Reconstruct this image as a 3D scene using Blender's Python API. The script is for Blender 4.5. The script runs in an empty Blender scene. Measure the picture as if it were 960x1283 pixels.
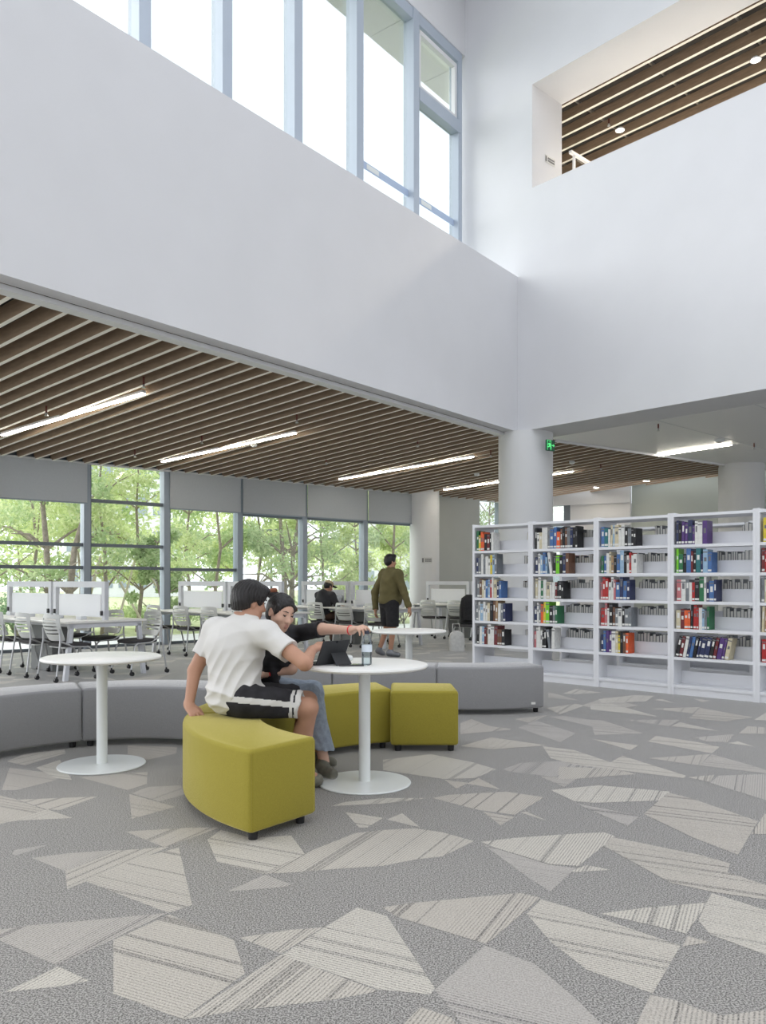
import bpy, bmesh, math, random
import numpy as np
from mathutils import Vector, Matrix

random.seed(7)
SC = bpy.context.scene
COL = SC.collection

# ------------------------------------------------------------------ camera
FPX, CX, HY, CAMZ = 1000.0, 480.0, 728.0, 1.25
cam_data = bpy.data.cameras.new('camera')
cam_data.sensor_fit = 'HORIZONTAL'
cam_data.sensor_width = 36.0
cam_data.lens = 36.0 * FPX / 960.0
cam_data.shift_y = (HY - 641.5) / 960.0
cam_data.clip_end = 400
camera = bpy.data.objects.new('camera', cam_data)
camera.location = (0, 0, CAMZ)
camera.rotation_euler = (math.radians(90), 0, 0)
COL.objects.link(camera)
SC.camera = camera

# ------------------------------------------------------------------ world: even overcast sky
world = bpy.data.worlds.new('overcast_sky')
SC.world = world
world.use_nodes = True
bg = world.node_tree.nodes['Background']
bg.inputs['Color'].default_value = (0.905, 0.94, 1.0, 1)
bg.inputs['Strength'].default_value = 2.2
# hazy sun behind thin cloud, high on the window side
sun_data = bpy.data.lights.new('hazy_sun', 'SUN')
sun_data.energy = 4.5
sun_data.angle = math.radians(50)
sun_data.color = (1.0, 0.98, 0.95)
sun = bpy.data.objects.new('hazy_sun', sun_data)
sun.rotation_euler = Vector((0.80, -0.32, -0.50)).to_track_quat('-Z', 'Y').to_euler()
COL.objects.link(sun)

# ------------------------------------------------------------------ exposure
vs = SC.view_settings
vs.view_transform = 'Standard'
vs.look = 'None'
vs.gamma = 1.0
vs.use_curve_mapping = False
vs.exposure = -0.17
SC.cycles.use_denoising = True
SC.cycles.max_bounces = 10
SC.cycles.diffuse_bounces = 6
SC.cycles.transparent_max_bounces = 24
SC.cycles.sample_clamp_indirect = 6.0

# ------------------------------------------------------------------ helpers
def P(px, py, d):
    """point seen at pixel (px, py) of the 960x1283 frame at depth d"""
    return Vector(((px - CX) / FPX * d, d, CAMZ + (HY - py) / FPX * d))

def onz(px, py, z):
    return P(px, py, (z - CAMZ) * FPX / (HY - py))

def tag(o, label=None, cat=None, group=None, kind=None):
    if label: o['label'] = label
    if cat: o['category'] = cat
    if group: o['group'] = group
    if kind: o['kind'] = kind
    return o

def empty(name, loc=(0, 0, 0), rz=0.0):
    o = bpy.data.objects.new(name, None)
    o.empty_display_size = 0.1
    o.location = loc
    o.rotation_euler = (0, 0, rz)
    COL.objects.link(o)
    return o

def copy_tree(o, parent=None):
    c = o.copy()
    COL.objects.link(c)
    c.parent = parent
    for ch in list(o.children):
        copy_tree(ch, c)
    return c

class MB:
    """collects geometry for ONE mesh object"""
    def __init__(s):
        s.v, s.f, s.m = [], [], []
    def add(s, vs_, fs, mi=0):
        n = len(s.v)
        s.v.extend([tuple(p) for p in vs_])
        for f in fs:
            s.f.append([i + n for i in f]); s.m.append(mi)
        return s
    def box(s, x0, x1, y0, y1, z0, z1, mi=0):
        return s.add([(x0,y0,z0),(x1,y0,z0),(x1,y1,z0),(x0,y1,z0),(x0,y0,z1),(x1,y0,z1),(x1,y1,z1),(x0,y1,z1)],
              [(3,2,1,0),(4,5,6,7),(0,1,5,4),(1,2,6,5),(2,3,7,6),(3,0,4,7)], mi)
    def cbox(s, x0, x1, y0, y1, z0, z1, c=0.004, mi=0):
        """box with chamfered vertical edges and top/bottom edges"""
        lv = []
        for z, k in ((z0, c), (z0 + c, 0), (z1 - c, 0), (z1, c)):
            a0, a1, b0, b1 = x0 + k, x1 - k, y0 + k, y1 - k
            lv.append([(a0 + c, b0, z), (a1 - c, b0, z), (a1, b0 + c, z), (a1, b1 - c, z), (a1 - c, b1, z), (a0 + c, b1, z), (a0, b1 - c, z), (a0, b0 + c, z)])
        n = 8
        fs = [tuple(range(7, -1, -1)), tuple(24 + i for i in range(8))]
        for l in range(3):
            for i in range(8):
                j = (i + 1) % 8
                fs.append((l * 8 + i, l * 8 + j, l * 8 + 8 + j, l * 8 + 8 + i))
        return s.add(sum(lv, []), fs, mi)
    def obox(s, a, b, w, z0, z1, mi=0, off=0.0):
        """wall-like box from plan point a to b, thickness w to the left of a->b, shifted off"""
        a, b = Vector(a[:2]), Vector(b[:2])
        d = (b - a).normalized(); n = Vector((-d.y, d.x))
        p = [a + n * off, b + n * off, b + n * (off + w), a + n * (off + w)]
        return s.prism([(q.x, q.y) for q in p], z0, z1, mi)
    def prism(s, poly, z0, z1, mi=0):
        n = len(poly)
        ar = sum(poly[i][0] * poly[(i + 1) % n][1] - poly[(i + 1) % n][0] * poly[i][1] for i in range(n))
        if ar < 0: poly = poly[::-1]
        v = [(x, y, z0) for x, y in poly] + [(x, y, z1) for x, y in poly]
        f = [tuple(range(n - 1, -1, -1)), tuple(range(n, 2 * n))]
        f += [(i, (i + 1) % n, n + (i + 1) % n, n + i) for i in range(n)]
        return s.add(v, f, mi)
    def tube(s, pts, r, seg=8, mi=0, cap=True):
        pts = [Vector(p) for p in pts]
        rs = r if isinstance(r, (list, tuple)) else [r] * len(pts)
        n = len(pts); vv = []; prev = None
        for i, p in enumerate(pts):
            t = (pts[min(i + 1, n - 1)] - pts[max(i - 1, 0)]).normalized()
            if prev is None:
                ref = Vector((0, 0, 1)) if abs(t.z) < 0.9 else Vector((1, 0, 0))
                x = t.cross(ref).normalized()
            else:
                x = (prev - t * prev.dot(t)).normalized()
            prev = x; y = t.cross(x)
            for k in range(seg):
                a = 2 * math.pi * k / seg
                vv.append(p + (x * math.cos(a) + y * math.sin(a)) * rs[i])
        f = []
        for i in range(n - 1):
            for k in range(seg):
                k2 = (k + 1) % seg
                f.append((i * seg + k, i * seg + k2, (i + 1) * seg + k2, (i + 1) * seg + k))
        if cap:
            f.append(tuple(range(seg - 1, -1, -1)))
            f.append(tuple((n - 1) * seg + k for k in range(seg)))
        return s.add(vv, f, mi)
    def lathe(s, prof, seg=32, c=(0, 0, 0), mi=0):
        vv = []
        for r, z in prof:
            for k in range(seg):
                a = 2 * math.pi * k / seg
                vv.append((c[0] + r * math.cos(a), c[1] + r * math.sin(a), c[2] + z))
        f = []
        for i in range(len(prof) - 1):
            for k in range(seg):
                k2 = (k + 1) % seg
                f.append((i * seg + k, i * seg + k2, (i + 1) * seg + k2, (i + 1) * seg + k))
        f.append(tuple(range(seg - 1, -1, -1)))
        f.append(tuple((len(prof) - 1) * seg + k for k in range(seg)))
        return s.add(vv, f, mi)
    def mesh(s, name, mats, smooth=None):
        me = bpy.data.meshes.new(name)
        me.from_pydata(s.v, [], s.f)
        for m in (mats if isinstance(mats, (list, tuple)) else [mats]):
            me.materials.append(m)
        if any(s.m):
            me.polygons.foreach_set('material_index', s.m)
        if smooth is not None:
            me.polygons.foreach_set('use_smooth', [True] * len(me.polygons))
            me.update()
            if smooth < 179:
                me.set_sharp_from_angle(angle=math.radians(smooth))
        me.update()
        return me
    def build(s, name, mats, parent=None, smooth=None, loc=None):
        o = bpy.data.objects.new(name, s.mesh(name, mats, smooth))
        COL.objects.link(o)
        if parent is not None: o.parent = parent
        if loc is not None: o.location = loc
        return o

def struct(name, mb, mat, parent=None, smooth=None, label=None):
    o = mb.build(name, mat, parent, smooth)
    if parent is None:
        o['kind'] = 'structure'
        if label: o['label'] = label
    return o

# ------------------------------------------------------------------ materials
def srgb(r, g, b):
    f = lambda c: (c / 255 / 12.92) if c / 255 <= 0.04045 else ((c / 255 + 0.055) / 1.055) ** 2.4
    return (f(r), f(g), f(b), 1)

def mat(name, col, rough=0.6, metal=0.0, spec=0.5, emit=None, estr=0.0, var=0.0, vscale=6.0, bump=0.0, bscale=200.0, trans=0.0, stretch=None):
    m = bpy.data.materials.new(name); m.use_nodes = True
    nt = m.node_tree; b = nt.nodes['Principled BSDF']
    if len(col) == 3: col = (*col, 1)
    b.inputs['Base Color'].default_value = col
    b.inputs['Roughness'].default_value = rough
    b.inputs['Metallic'].default_value = metal
    b.inputs['Specular IOR Level'].default_value = spec
    if trans: b.inputs['Transmission Weight'].default_value = trans
    if emit is not None:
        b.inputs['Emission Color'].default_value = (*emit[:3], 1)
        b.inputs['Emission Strength'].default_value = estr
    if var > 0 or bump > 0:
        tc = nt.nodes.new('ShaderNodeTexCoord')
        mp = nt.nodes.new('ShaderNodeMapping')
        if stretch: mp.inputs['Scale'].default_value = stretch
        nt.links.new(tc.outputs['Object'], mp.inputs['Vector'])
    if var > 0:
        n = nt.nodes.new('ShaderNodeTexNoise'); n.inputs['Scale'].default_value = vscale; n.inputs['Detail'].default_value = 5
        nt.links.new(mp.outputs['Vector'], n.inputs['Vector'])
        r = nt.nodes.new('ShaderNodeValToRGB')
        r.color_ramp.elements[0].position = 0.3; r.color_ramp.elements[1].position = 0.7
        r.color_ramp.elements[0].color = (*[max(0, c * (1 - var)) for c in col[:3]], 1)
        r.color_ramp.elements[1].color = (*[min(1, c * (1 + var)) for c in col[:3]], 1)
        nt.links.new(n.outputs['Fac'], r.inputs['Fac'])
        nt.links.new(r.outputs['Color'], b.inputs['Base Color'])
    if bump > 0:
        n2 = nt.nodes.new('ShaderNodeTexNoise'); n2.inputs['Scale'].default_value = bscale; n2.inputs['Detail'].default_value = 3
        nt.links.new(mp.outputs['Vector'], n2.inputs['Vector'])
        bp = nt.nodes.new('ShaderNodeBump'); bp.inputs['Strength'].default_value = bump; bp.inputs['Distance'].default_value = 0.01
        nt.links.new(n2.outputs['Fac'], bp.inputs['Height'])
        nt.links.new(bp.outputs['Normal'], b.inputs['Normal'])
    return m

def leaf_mat(name, c1, c2):
    m = bpy.data.materials.new(name); m.use_nodes = True
    nt = m.node_tree; nt.nodes.clear()
    out = nt.nodes.new('ShaderNodeOutputMaterial')
    geo = nt.nodes.new('ShaderNodeNewGeometry')
    r = nt.nodes.new('ShaderNodeValToRGB')
    r.color_ramp.elements[0].color = (*c1, 1); r.color_ramp.elements[1].color = (*c2, 1)
    nt.links.new(geo.outputs['Random Per Island'], r.inputs['Fac'])
    d = nt.nodes.new('ShaderNodeBsdfDiffuse'); t = nt.nodes.new('ShaderNodeBsdfTranslucent'); mx = nt.nodes.new('ShaderNodeMixShader')
    mx.inputs[0].default_value = 0.45
    nt.links.new(r.outputs['Color'], d.inputs['Color']); nt.links.new(r.outputs['Color'], t.inputs['Color'])
    nt.links.new(d.outputs[0], mx.inputs[1]); nt.links.new(t.outputs[0], mx.inputs[2]); nt.links.new(mx.outputs[0], out.inputs[0])
    return m

def glass_mat(name, tint=(1, 1, 1), refl=0.5):
    m = bpy.data.materials.new(name); m.use_nodes = True
    nt = m.node_tree; nt.nodes.clear()
    out = nt.nodes.new('ShaderNodeOutputMaterial')
    t = nt.nodes.new('ShaderNodeBsdfTransparent'); t.inputs['Color'].default_value = (*tint, 1)
    g = nt.nodes.new('ShaderNodeBsdfGlossy'); g.inputs['Roughness'].default_value = 0.02
    fr = nt.nodes.new('ShaderNodeFresnel'); fr.inputs['IOR'].default_value = 1.45
    mu = nt.nodes.new('ShaderNodeMath'); mu.operation = 'MULTIPLY'; mu.inputs[1].default_value = refl
    mx = nt.nodes.new('ShaderNodeMixShader')
    nt.links.new(fr.outputs[0], mu.inputs[0]); nt.links.new(mu.outputs[0], mx.inputs[0])
    nt.links.new(t.outputs[0], mx.inputs[1]); nt.links.new(g.outputs[0], mx.inputs[2]); nt.links.new(mx.outputs[0], out.inputs[0])
    return m

def carpet_mat(name, striped):
    """looped pile carpet: flecked grey yarn; striped = pale shards with woven lines (u runs across the lines, in metres)"""
    m = bpy.data.materials.new(name); m.use_nodes = True
    nt = m.node_tree; b = nt.nodes['Principled BSDF']; N = nt.nodes.new; L = nt.links.new
    b.inputs['Roughness'].default_value = 0.55; b.inputs['Specular IOR Level'].default_value = 0.45
    b.inputs['Sheen Weight'].default_value = 0.5; b.inputs['Sheen Roughness'].default_value = 0.2; b.inputs['Sheen Tint'].default_value = (0.95, 0.97, 1.0, 1)
    tc = N('ShaderNodeTexCoord')
    n = N('ShaderNodeTexNoise'); n.inputs['Scale'].default_value = 170; n.inputs['Detail'].default_value = 2
    L(tc.outputs['Object'], n.inputs['Vector'])
    r = N('ShaderNodeValToRGB'); r.color_ramp.elements[0].position = 0.41; r.color_ramp.elements[1].position = 0.59
    r.color_ramp.elements[0].color = (0.105, 0.099, 0.092, 1); r.color_ramp.elements[1].color = (0.42, 0.405, 0.38, 1)
    L(n.outputs['Fac'], r.inputs['Fac'])
    colr = r.outputs['Color']
    if striped:
        uv = N('ShaderNodeUVMap'); uv.uv_map = 'UVMap'
        sx = N('ShaderNodeSeparateXYZ'); L(uv.outputs[0], sx.inputs[0])
        def noise1d(scale, off):
            cmb = N('ShaderNodeCombineXYZ'); L(sx.outputs[0], cmb.inputs[0]); cmb.inputs[1].default_value = off
            L(sx.outputs[2], cmb.inputs[2])
            k = N('ShaderNodeTexNoise'); k.inputs['Scale'].default_value = scale; k.inputs['Detail'].default_value = 1
            L(cmb.outputs[0], k.inputs['Vector']); return k.outputs['Fac']
        # fine woven lines
        w = N('ShaderNodeMath'); w.operation = 'SINE'
        w0 = N('ShaderNodeMath'); w0.operation = 'MULTIPLY'; w0.inputs[1].default_value = 2 * math.pi / 0.0135
        L(sx.outputs[0], w0.inputs[0]); L(w0.outputs[0], w.inputs[0])
        amp = N('ShaderNodeMapRange'); amp.inputs[1].default_value = 0.40; amp.inputs[2].default_value = 0.62
        amp.inputs[3].default_value = 0.10; amp.inputs[4].default_value = 0.55
        L(noise1d(4.0, 3.1), amp.inputs[0])
        wm = N('ShaderNodeMath'); wm.operation = 'MULTIPLY'; L(w.outputs[0], wm.inputs[0]); L(amp.outputs[0], wm.inputs[1])
        # occasional broad dark bands
        bandr = N('ShaderNodeMapRange'); bandr.inputs[1].default_value = 0.60; bandr.inputs[2].default_value = 0.68
        bandr.inputs[3].default_value = 0.0; bandr.inputs[4].default_value = 0.75
        L(noise1d(38.0, 9.7), bandr.inputs[0])
        # overall tone 0..1
        tone = N('ShaderNodeMath'); tone.operation = 'SUBTRACT'; tone.inputs[0].default_value = 0.82; L(wm.outputs[0], tone.inputs[1])
        tone2 = N('ShaderNodeMath'); tone2.operation = 'SUBTRACT'; tone2.use_clamp = True
        L(tone.outputs[0], tone2.inputs[0]); L(bandr.outputs[0], tone2.inputs[1])
        r2 = N('ShaderNodeValToRGB'); r2.color_ramp.elements[0].position = 0.30; r2.color_ramp.elements[1].position = 0.70
        r2.color_ramp.elements[0].color = (0.43, 0.41, 0.37, 1); r2.color_ramp.elements[1].color = (0.63, 0.60, 0.545, 1)
        L(n.outputs['Fac'], r2.inputs['Fac'])
        mx = N('ShaderNodeMix'); mx.data_type = 'RGBA'
        L(tone2.outputs[0], mx.inputs[0]); L(r.outputs['Color'], mx.inputs[6]); L(r2.outputs['Color'], mx.inputs[7])
        uv2 = N('ShaderNodeUVMap'); uv2.uv_map = 'Tone'
        s2 = N('ShaderNodeSeparateXYZ'); L(uv2.outputs[0], s2.inputs[0])
        r3 = N('ShaderNodeValToRGB'); e = r3.color_ramp.elements
        e[0].position = 0.0; e[0].color = (0.80, 0.79, 0.81, 1); e[1].position = 1.0; e[1].color = (1.06, 1.05, 1.02, 1)
        k3 = r3.color_ramp.elements.new(0.35); k3.color = (0.90, 0.87, 0.84, 1)
        L(s2.outputs[0], r3.inputs['Fac'])
        mm = N('ShaderNodeMix'); mm.data_type = 'RGBA'; mm.blend_type = 'MULTIPLY'; mm.inputs[0].default_value = 1.0
        L(mx.outputs[2], mm.inputs[6]); L(r3.outputs['Color'], mm.inputs[7])
        colr = mm.outputs[2]
    L(colr, b.inputs['Base Color'])
    bp = N('ShaderNodeBump'); bp.inputs['Strength'].default_value = 0.5; bp.inputs['Distance'].default_value = 0.004
    L(n.outputs['Fac'], bp.inputs['Height']); L(bp.outputs['Normal'], b.inputs['Normal'])
    return m

M = {}
M['plaster'] = mat('white_plaster', (0.71, 0.715, 0.735), 0.85, spec=0.2, var=0.015, vscale=1.5)
M['ceiling_white'] = mat('ceiling_panel_white', (0.82, 0.83, 0.83), 0.35, spec=0.4)
M['trim_white'] = mat('trim_white', (0.74, 0.75, 0.76), 0.5)
M['soffit_grey'] = mat('soffit_grey', (0.62, 0.64, 0.66), 0.7)
M['dark_gap'] = mat('dark_gap', (0.03, 0.03, 0.035), 0.9)
M['void'] = mat('ceiling_void', (0.045, 0.042, 0.04), 0.95)
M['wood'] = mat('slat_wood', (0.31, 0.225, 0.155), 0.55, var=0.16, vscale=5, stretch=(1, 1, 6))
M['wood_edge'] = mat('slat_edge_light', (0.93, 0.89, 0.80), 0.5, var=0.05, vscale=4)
M['frame'] = mat('window_frame_bluegrey', (0.30, 0.35, 0.41), 0.45, metal=0.1)
M['frame_light'] = mat('upper_frame_bluegrey', (0.45, 0.51, 0.59), 0.45, metal=0.1)
M['eave'] = mat('eave_panel', (0.90, 0.90, 0.91), 0.5)
M['frame_dark'] = mat('window_frame_dark', (0.14, 0.165, 0.195), 0.45, metal=0.1)
M['glass'] = glass_mat('window_glass', (0.97, 0.985, 0.98), 0.45)
def blind_mat():
    m = mat('blind_fabric', (0.56, 0.585, 0.615), 0.85, var=0.03, vscale=30)
    nt = m.node_tree; b = nt.nodes['Principled BSDF']; out = nt.nodes['Material Output']
    t = nt.nodes.new('ShaderNodeBsdfTranslucent'); t.inputs['Color'].default_value = (0.50, 0.53, 0.57, 1)
    mx = nt.nodes.new('ShaderNodeMixShader'); mx.inputs[0].default_value = 0.28
    nt.links.new(b.outputs[0], mx.inputs[1]); nt.links.new(t.outputs[0], mx.inputs[2]); nt.links.new(mx.outputs[0], out.inputs[0])
    return m
M['blind'] = blind_mat()
M['carpet'] = carpet_mat('carpet_flecked', False)
M['carpet_pale'] = carpet_mat('carpet_pale_lines', True)
M['white_lacquer'] = mat('white_lacquer', (0.80, 0.83, 0.82), 0.28)
M['table_top'] = mat('table_top_white', (0.88, 0.875, 0.84), 0.35)
M['yellow'] = mat('upholstery_lime', (0.325, 0.275, 0.042), 0.85, spec=0.2, var=0.13, vscale=260, bump=0.25, bscale=420)
M['grey_fabric'] = mat('upholstery_grey', (0.282, 0.282, 0.288), 0.88, spec=0.2, var=0.12, vscale=260, bump=0.25, bscale=420)
for k_ in ('yellow', 'grey_fabric'):
    b_ = M[k_].node_tree.nodes['Principled BSDF']; b_.inputs['Sheen Weight'].default_value = 1.0; b_.inputs['Sheen Roughness'].default_value = 0.3; b_.inputs['Sheen Tint'].default_value = (1.0, 0.88, 0.38, 1) if k_ == 'yellow' else (1, 1, 1, 1)
M['black'] = mat('black_plastic', (0.015, 0.015, 0.017), 0.45)
M['shelf'] = mat('shelf_steel_white', (0.78, 0.79, 0.82), 0.38)
M['chair_plastic'] = mat('chair_plastic_grey', (0.66, 0.68, 0.665), 0.45)
M['chair_tube'] = mat('chair_tube_silver', (0.55, 0.56, 0.57), 0.3, metal=0.5)
M['seat_dark'] = mat('seat_fabric_charcoal', (0.055, 0.053, 0.055), 0.9, var=0.1, vscale=150)
M['screen_white'] = mat('screen_panel_white', (0.82, 0.84, 0.87), 0.4)
M['screen_frame'] = mat('screen_frame_white', (0.66, 0.68, 0.72), 0.4)
M['cabinet'] = mat('cabinet_grey', (0.22, 0.23, 0.23), 0.5)
M['column'] = mat('column_white', (0.70, 0.71, 0.72), 0.6, var=0.012, vscale=2)
M['wall_grey'] = mat('wall_greygreen', (0.44, 0.46, 0.44), 0.8, var=0.02, vscale=2)
M['wall_sage'] = mat('wall_sage', (0.52, 0.56, 0.52), 0.8, var=0.02, vscale=2)
M['light'] = mat('lamp_diffuser', (1, 1, 1), 0.4, emit=(1.0, 0.92, 0.78), estr=38.0)
M['downlight'] = mat('downlight_lens', (1, 1, 1), 0.4, emit=(1.0, 0.90, 0.72), estr=45.0)
M['steel'] = mat('brushed_steel', (0.55, 0.55, 0.55), 0.3, metal=0.9)
M['red'] = mat('sprinkler_red', (0.13, 0.03, 0.02), 0.5)
M['mark'] = mat('sign_mark_grey', (0.16, 0.16, 0.17), 0.6)
M['plaque'] = mat('plaque_pale', (0.62, 0.63, 0.62), 0.4)
M['exit_green'] = mat('exit_sign_green', (0.05, 0.6, 0.2), 0.4, emit=(0.16, 1.0, 0.30), estr=0.75)
M['exit_dark'] = mat('exit_sign_dark', (0.015, 0.11, 0.055), 0.35)
M['bark'] = mat('bark', (0.30, 0.25, 0.205), 0.9, var=0.25, vscale=14, bump=0.4, bscale=40)
M['stake'] = mat('timber_stake', (0.62, 0.55, 0.44), 0.8)
M['grass'] = mat('lawn', (0.42, 0.46, 0.26), 0.95, var=0.3, vscale=3)
M['paving'] = mat('paving', (0.72, 0.72, 0.71), 0.85, var=0.08, vscale=3)
M['facade'] = mat('facade_pale', (0.80, 0.81, 0.83), 0.8, var=0.03, vscale=1)
M['facade_glass'] = mat('facade_window', (0.34, 0.39, 0.45), 0.15)
M['leaf_a'] = leaf_mat('leaf_spring', (0.50, 0.60, 0.27), (0.76, 0.81, 0.50))
M['leaf_b'] = leaf_mat('leaf_mid', (0.36, 0.49, 0.24), (0.64, 0.72, 0.44))
M['leaf_c'] = leaf_mat('leaf_deep', (0.17, 0.29, 0.16), (0.40, 0.52, 0.32))
M['skin'] = mat('skin_warm', (0.50, 0.275, 0.185), 0.5, spec=0.3, var=0.05, vscale=8)
M['skin_pale'] = mat('skin_fair', (0.66, 0.42, 0.315), 0.5, spec=0.3, var=0.04, vscale=8)
M['brow'] = mat('brow_dark', (0.06, 0.045, 0.04), 0.7)
M['lip'] = mat('lips', (0.52, 0.25, 0.20), 0.45)
M['hair'] = mat('hair_black', (0.012, 0.010, 0.010), 0.42, var=0.5, vscale=60, stretch=(1, 1, 0.2), bump=0.6, bscale=130)
M['scrunchie'] = mat('hair_tie_rust', (0.26, 0.09, 0.045), 0.8)
M['tshirt'] = mat('tshirt_white', (0.70, 0.685, 0.655), 0.9, spec=0.15, bump=0.1, bscale=500)
M['black_cloth'] = mat('cloth_black', (0.018, 0.017, 0.02), 0.9, var=0.3, vscale=20)
M['white_stripe'] = mat('cloth_white_stripe', (0.62, 0.61, 0.58), 0.9)
M['denim'] = mat('denim_light', (0.30, 0.35, 0.42), 0.9, var=0.16, vscale=40, bump=0.2, bscale=400)
M['shoe'] = mat('shoe_greygreen', (0.17, 0.165, 0.13), 0.8, var=0.25, vscale=30)
M['sole'] = mat('shoe_sole', (0.45, 0.44, 0.40), 0.7)
M['olive'] = mat('jacket_olive', (0.135, 0.115, 0.045), 0.85, var=0.12, vscale=12)
M['khaki'] = mat('cap_khaki', (0.50, 0.41, 0.27), 0.85)
M['charcoal'] = mat('jacket_charcoal', (0.035, 0.036, 0.042), 0.85)
M['brown'] = mat('trousers_brown', (0.13, 0.075, 0.055), 0.9)
M['tablet'] = mat('tablet_case_black', (0.028, 0.03, 0.034), 0.55)
M['phone'] = mat('phone_black', (0.012, 0.012, 0.014), 0.15)
M['screen_glow'] = mat('tablet_screen', (0.02, 0.02, 0.03), 0.1, emit=(0.7, 0.8, 1.0), estr=0.7)
M['clear'] = glass_mat('clear_plastic', (0.95, 0.98, 0.99), 0.8)
M['water'] = glass_mat('water', (0.92, 0.96, 0.98), 0.6)
M['cap_dark'] = mat('bottle_cap_dark', (0.03, 0.035, 0.06), 0.4)
M['red_band'] = mat('red_cord', (0.75, 0.04, 0.05), 0.5)
M['film'] = mat('glass_film_blue', (0.45, 0.55, 0.72), 0.4)
M['bottle_label'] = mat('bottle_label_pale', (0.72, 0.80, 0.88), 0.4)
M['laptop'] = mat('laptop_grey', (0.20, 0.21, 0.23), 0.4, metal=0.4)
M['bag_white'] = mat('tote_bag_white', (0.62, 0.62, 0.60), 0.9, var=0.1, vscale=20)
M['bag_black'] = mat('backpack_black', (0.014, 0.014, 0.015), 0.8, var=0.3, vscale=20)
M['pages'] = mat('book_pages', (0.88, 0.87, 0.83), 0.9, var=0.05, vscale=60)
M['sticker'] = mat('spine_sticker', (0.74, 0.74, 0.71), 0.7)

# ================================================================== STRUCTURE
V2 = lambda x, y: Vector((x, y))
def isect(p, d, q, e):
    """plan intersection p + t d with q + u e -> t, u"""
    den = d.x * e.y - d.y * e.x
    w = q - p
    return (w.x * e.y - w.y * e.x) / den, (w.x * d.y - w.y * d.x) / den
def px_on_line(px, q, e):
    """distance along plan line q + u e where pixel column px meets it"""
    t, u = isect(V2(0, 0), V2((px - CX) / FPX, 1.0), q, e)
    return u

C0 = V2(2.413, 14.28)                       # inner corner of the atrium
DA = (C0 - V2(-3.326, 6.93)).normalized()   # along the left parapet wall
NP = V2(-DA.y, DA.x)                        # away from the atrium
DB = (V2(5.318, 11.08) - C0).normalized()   # along the right wall
NB = V2(-DB.y, DB.x)
W0, DW = V2(-4.31, 15.8), V2(math.sin(math.radians(50)), math.cos(math.radians(50)))
NW = V2(-DW.y, DW.x)                        # outwards
Wc = W0 + DW * 9.9
P1, P2 = V2(3.25, 15.1), V2(9.2, 19.2)
ZS, ZW, ZB, ZP = 3.90, 3.41, 3.92, 6.69     # slats at atrium / at windows, wall bottom, parapet top
ZROOF = 13.2

# floor (carpeted slab)
W_l = W0 + DW * -7.5
floor_poly = [(-14, -8), (18, -8), (26, 14), (13, 30), (Wc.x + 1.0, Wc.y + 0.84), (W_l.x, W_l.y)]
floor = struct('floor', MB().prism(floor_poly, -0.2, 0.0), M['carpet'], label='grey flecked carpet floor with pale angular shards')

# atrium parapet wall on the left, 1.26 m deep
a_s = C0 - DA * 22
k_end = 1.26 / (-DB).dot(NP)
poly = [a_s, C0, C0 - DB * k_end, a_s + NP * 1.26]
k_low = 0.20 / (-DB).dot(NP)
wl = MB().prism([(p.x, p.y) for p in [a_s, C0, C0 - DB * k_low, a_s + NP * 0.20]], ZB, 4.75)
wl.prism([(p.x, p.y) for p in poly], 4.75, ZP)
struct('wall_left', wl, M['plaster'], label='broad smooth white atrium wall above the slatted ceiling')

# shadow gap and trim along the foot of the wall
q0 = a_s + NP * 0.215; q1 = C0 + NP * 0.215 - DA * 0.05
struct('trim_1', MB().obox(q0, q1, 0.15, ZS - 0.03, ZS + 0.02), M['trim_white'], label='thin pale metal trim edging the slatted ceiling')

# right wall with the long upper opening
OZ0, OZ1, OS0, OS1, WT = 8.17, 9.99, 0.316, 9.0, 0.885
mb = MB()
B0, B1 = C0 - DB * (k_end + 0.12), C0 + DB * 18
mb.obox(B0, B1, WT, ZB, OZ0)
mb.obox(B0, B1, WT, OZ1, ZROOF)
mb.obox(B0, C0 + DB * OS0, WT, OZ0, OZ1)
mb.obox(C0 + DB * OS1, B1, WT, OZ0, OZ1)
struct('wall_right', mb, M['plaster'], label='tall white wall with a long horizontal opening near the top')

# walls that close the hall behind the camera
struct('wall_back', MB().obox((-14, -8), (18, -8), -0.3, 0, ZROOF), M['plaster'], label='white wall behind the viewer')
struct('wall_side', MB().obox((18, -8), (18, 6.0), -0.3, 0, ZROOF), M['plaster'], label='white side wall outside the view')
# roof ring with beams round the open skylight
mb = MB()
mb.prism([(-15, -8.3), (18.3, -8.3), (18.3, -6.6), (-15, -6.6)], ZROOF, ZROOF + 0.4)
mb.prism([(16.3, -6.6), (18.3, -6.6), (18.3, 6), (16.3, 6)], ZROOF, ZROOF + 0.4)
mb.obox(C0 - DA * 24 + NP * -1.0, C0 - DB * 1.0 - NP * 1.0 + DA * 2, 2.6, ZROOF, ZROOF + 0.4)
mb.obox(C0 - DB * 3, C0 + DB * 19, 2.2, ZROOF, ZROOF + 0.4, off=-1.2)
for k in range(4):
    y = -3.0 + k * 4.2
    mb.box(-15, 16.3, y - 0.12, y + 0.12, ZROOF, ZROOF + 0.5)
struct('ceiling', mb, M['plaster'], label='white roof ring and beams round the skylight')

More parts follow.
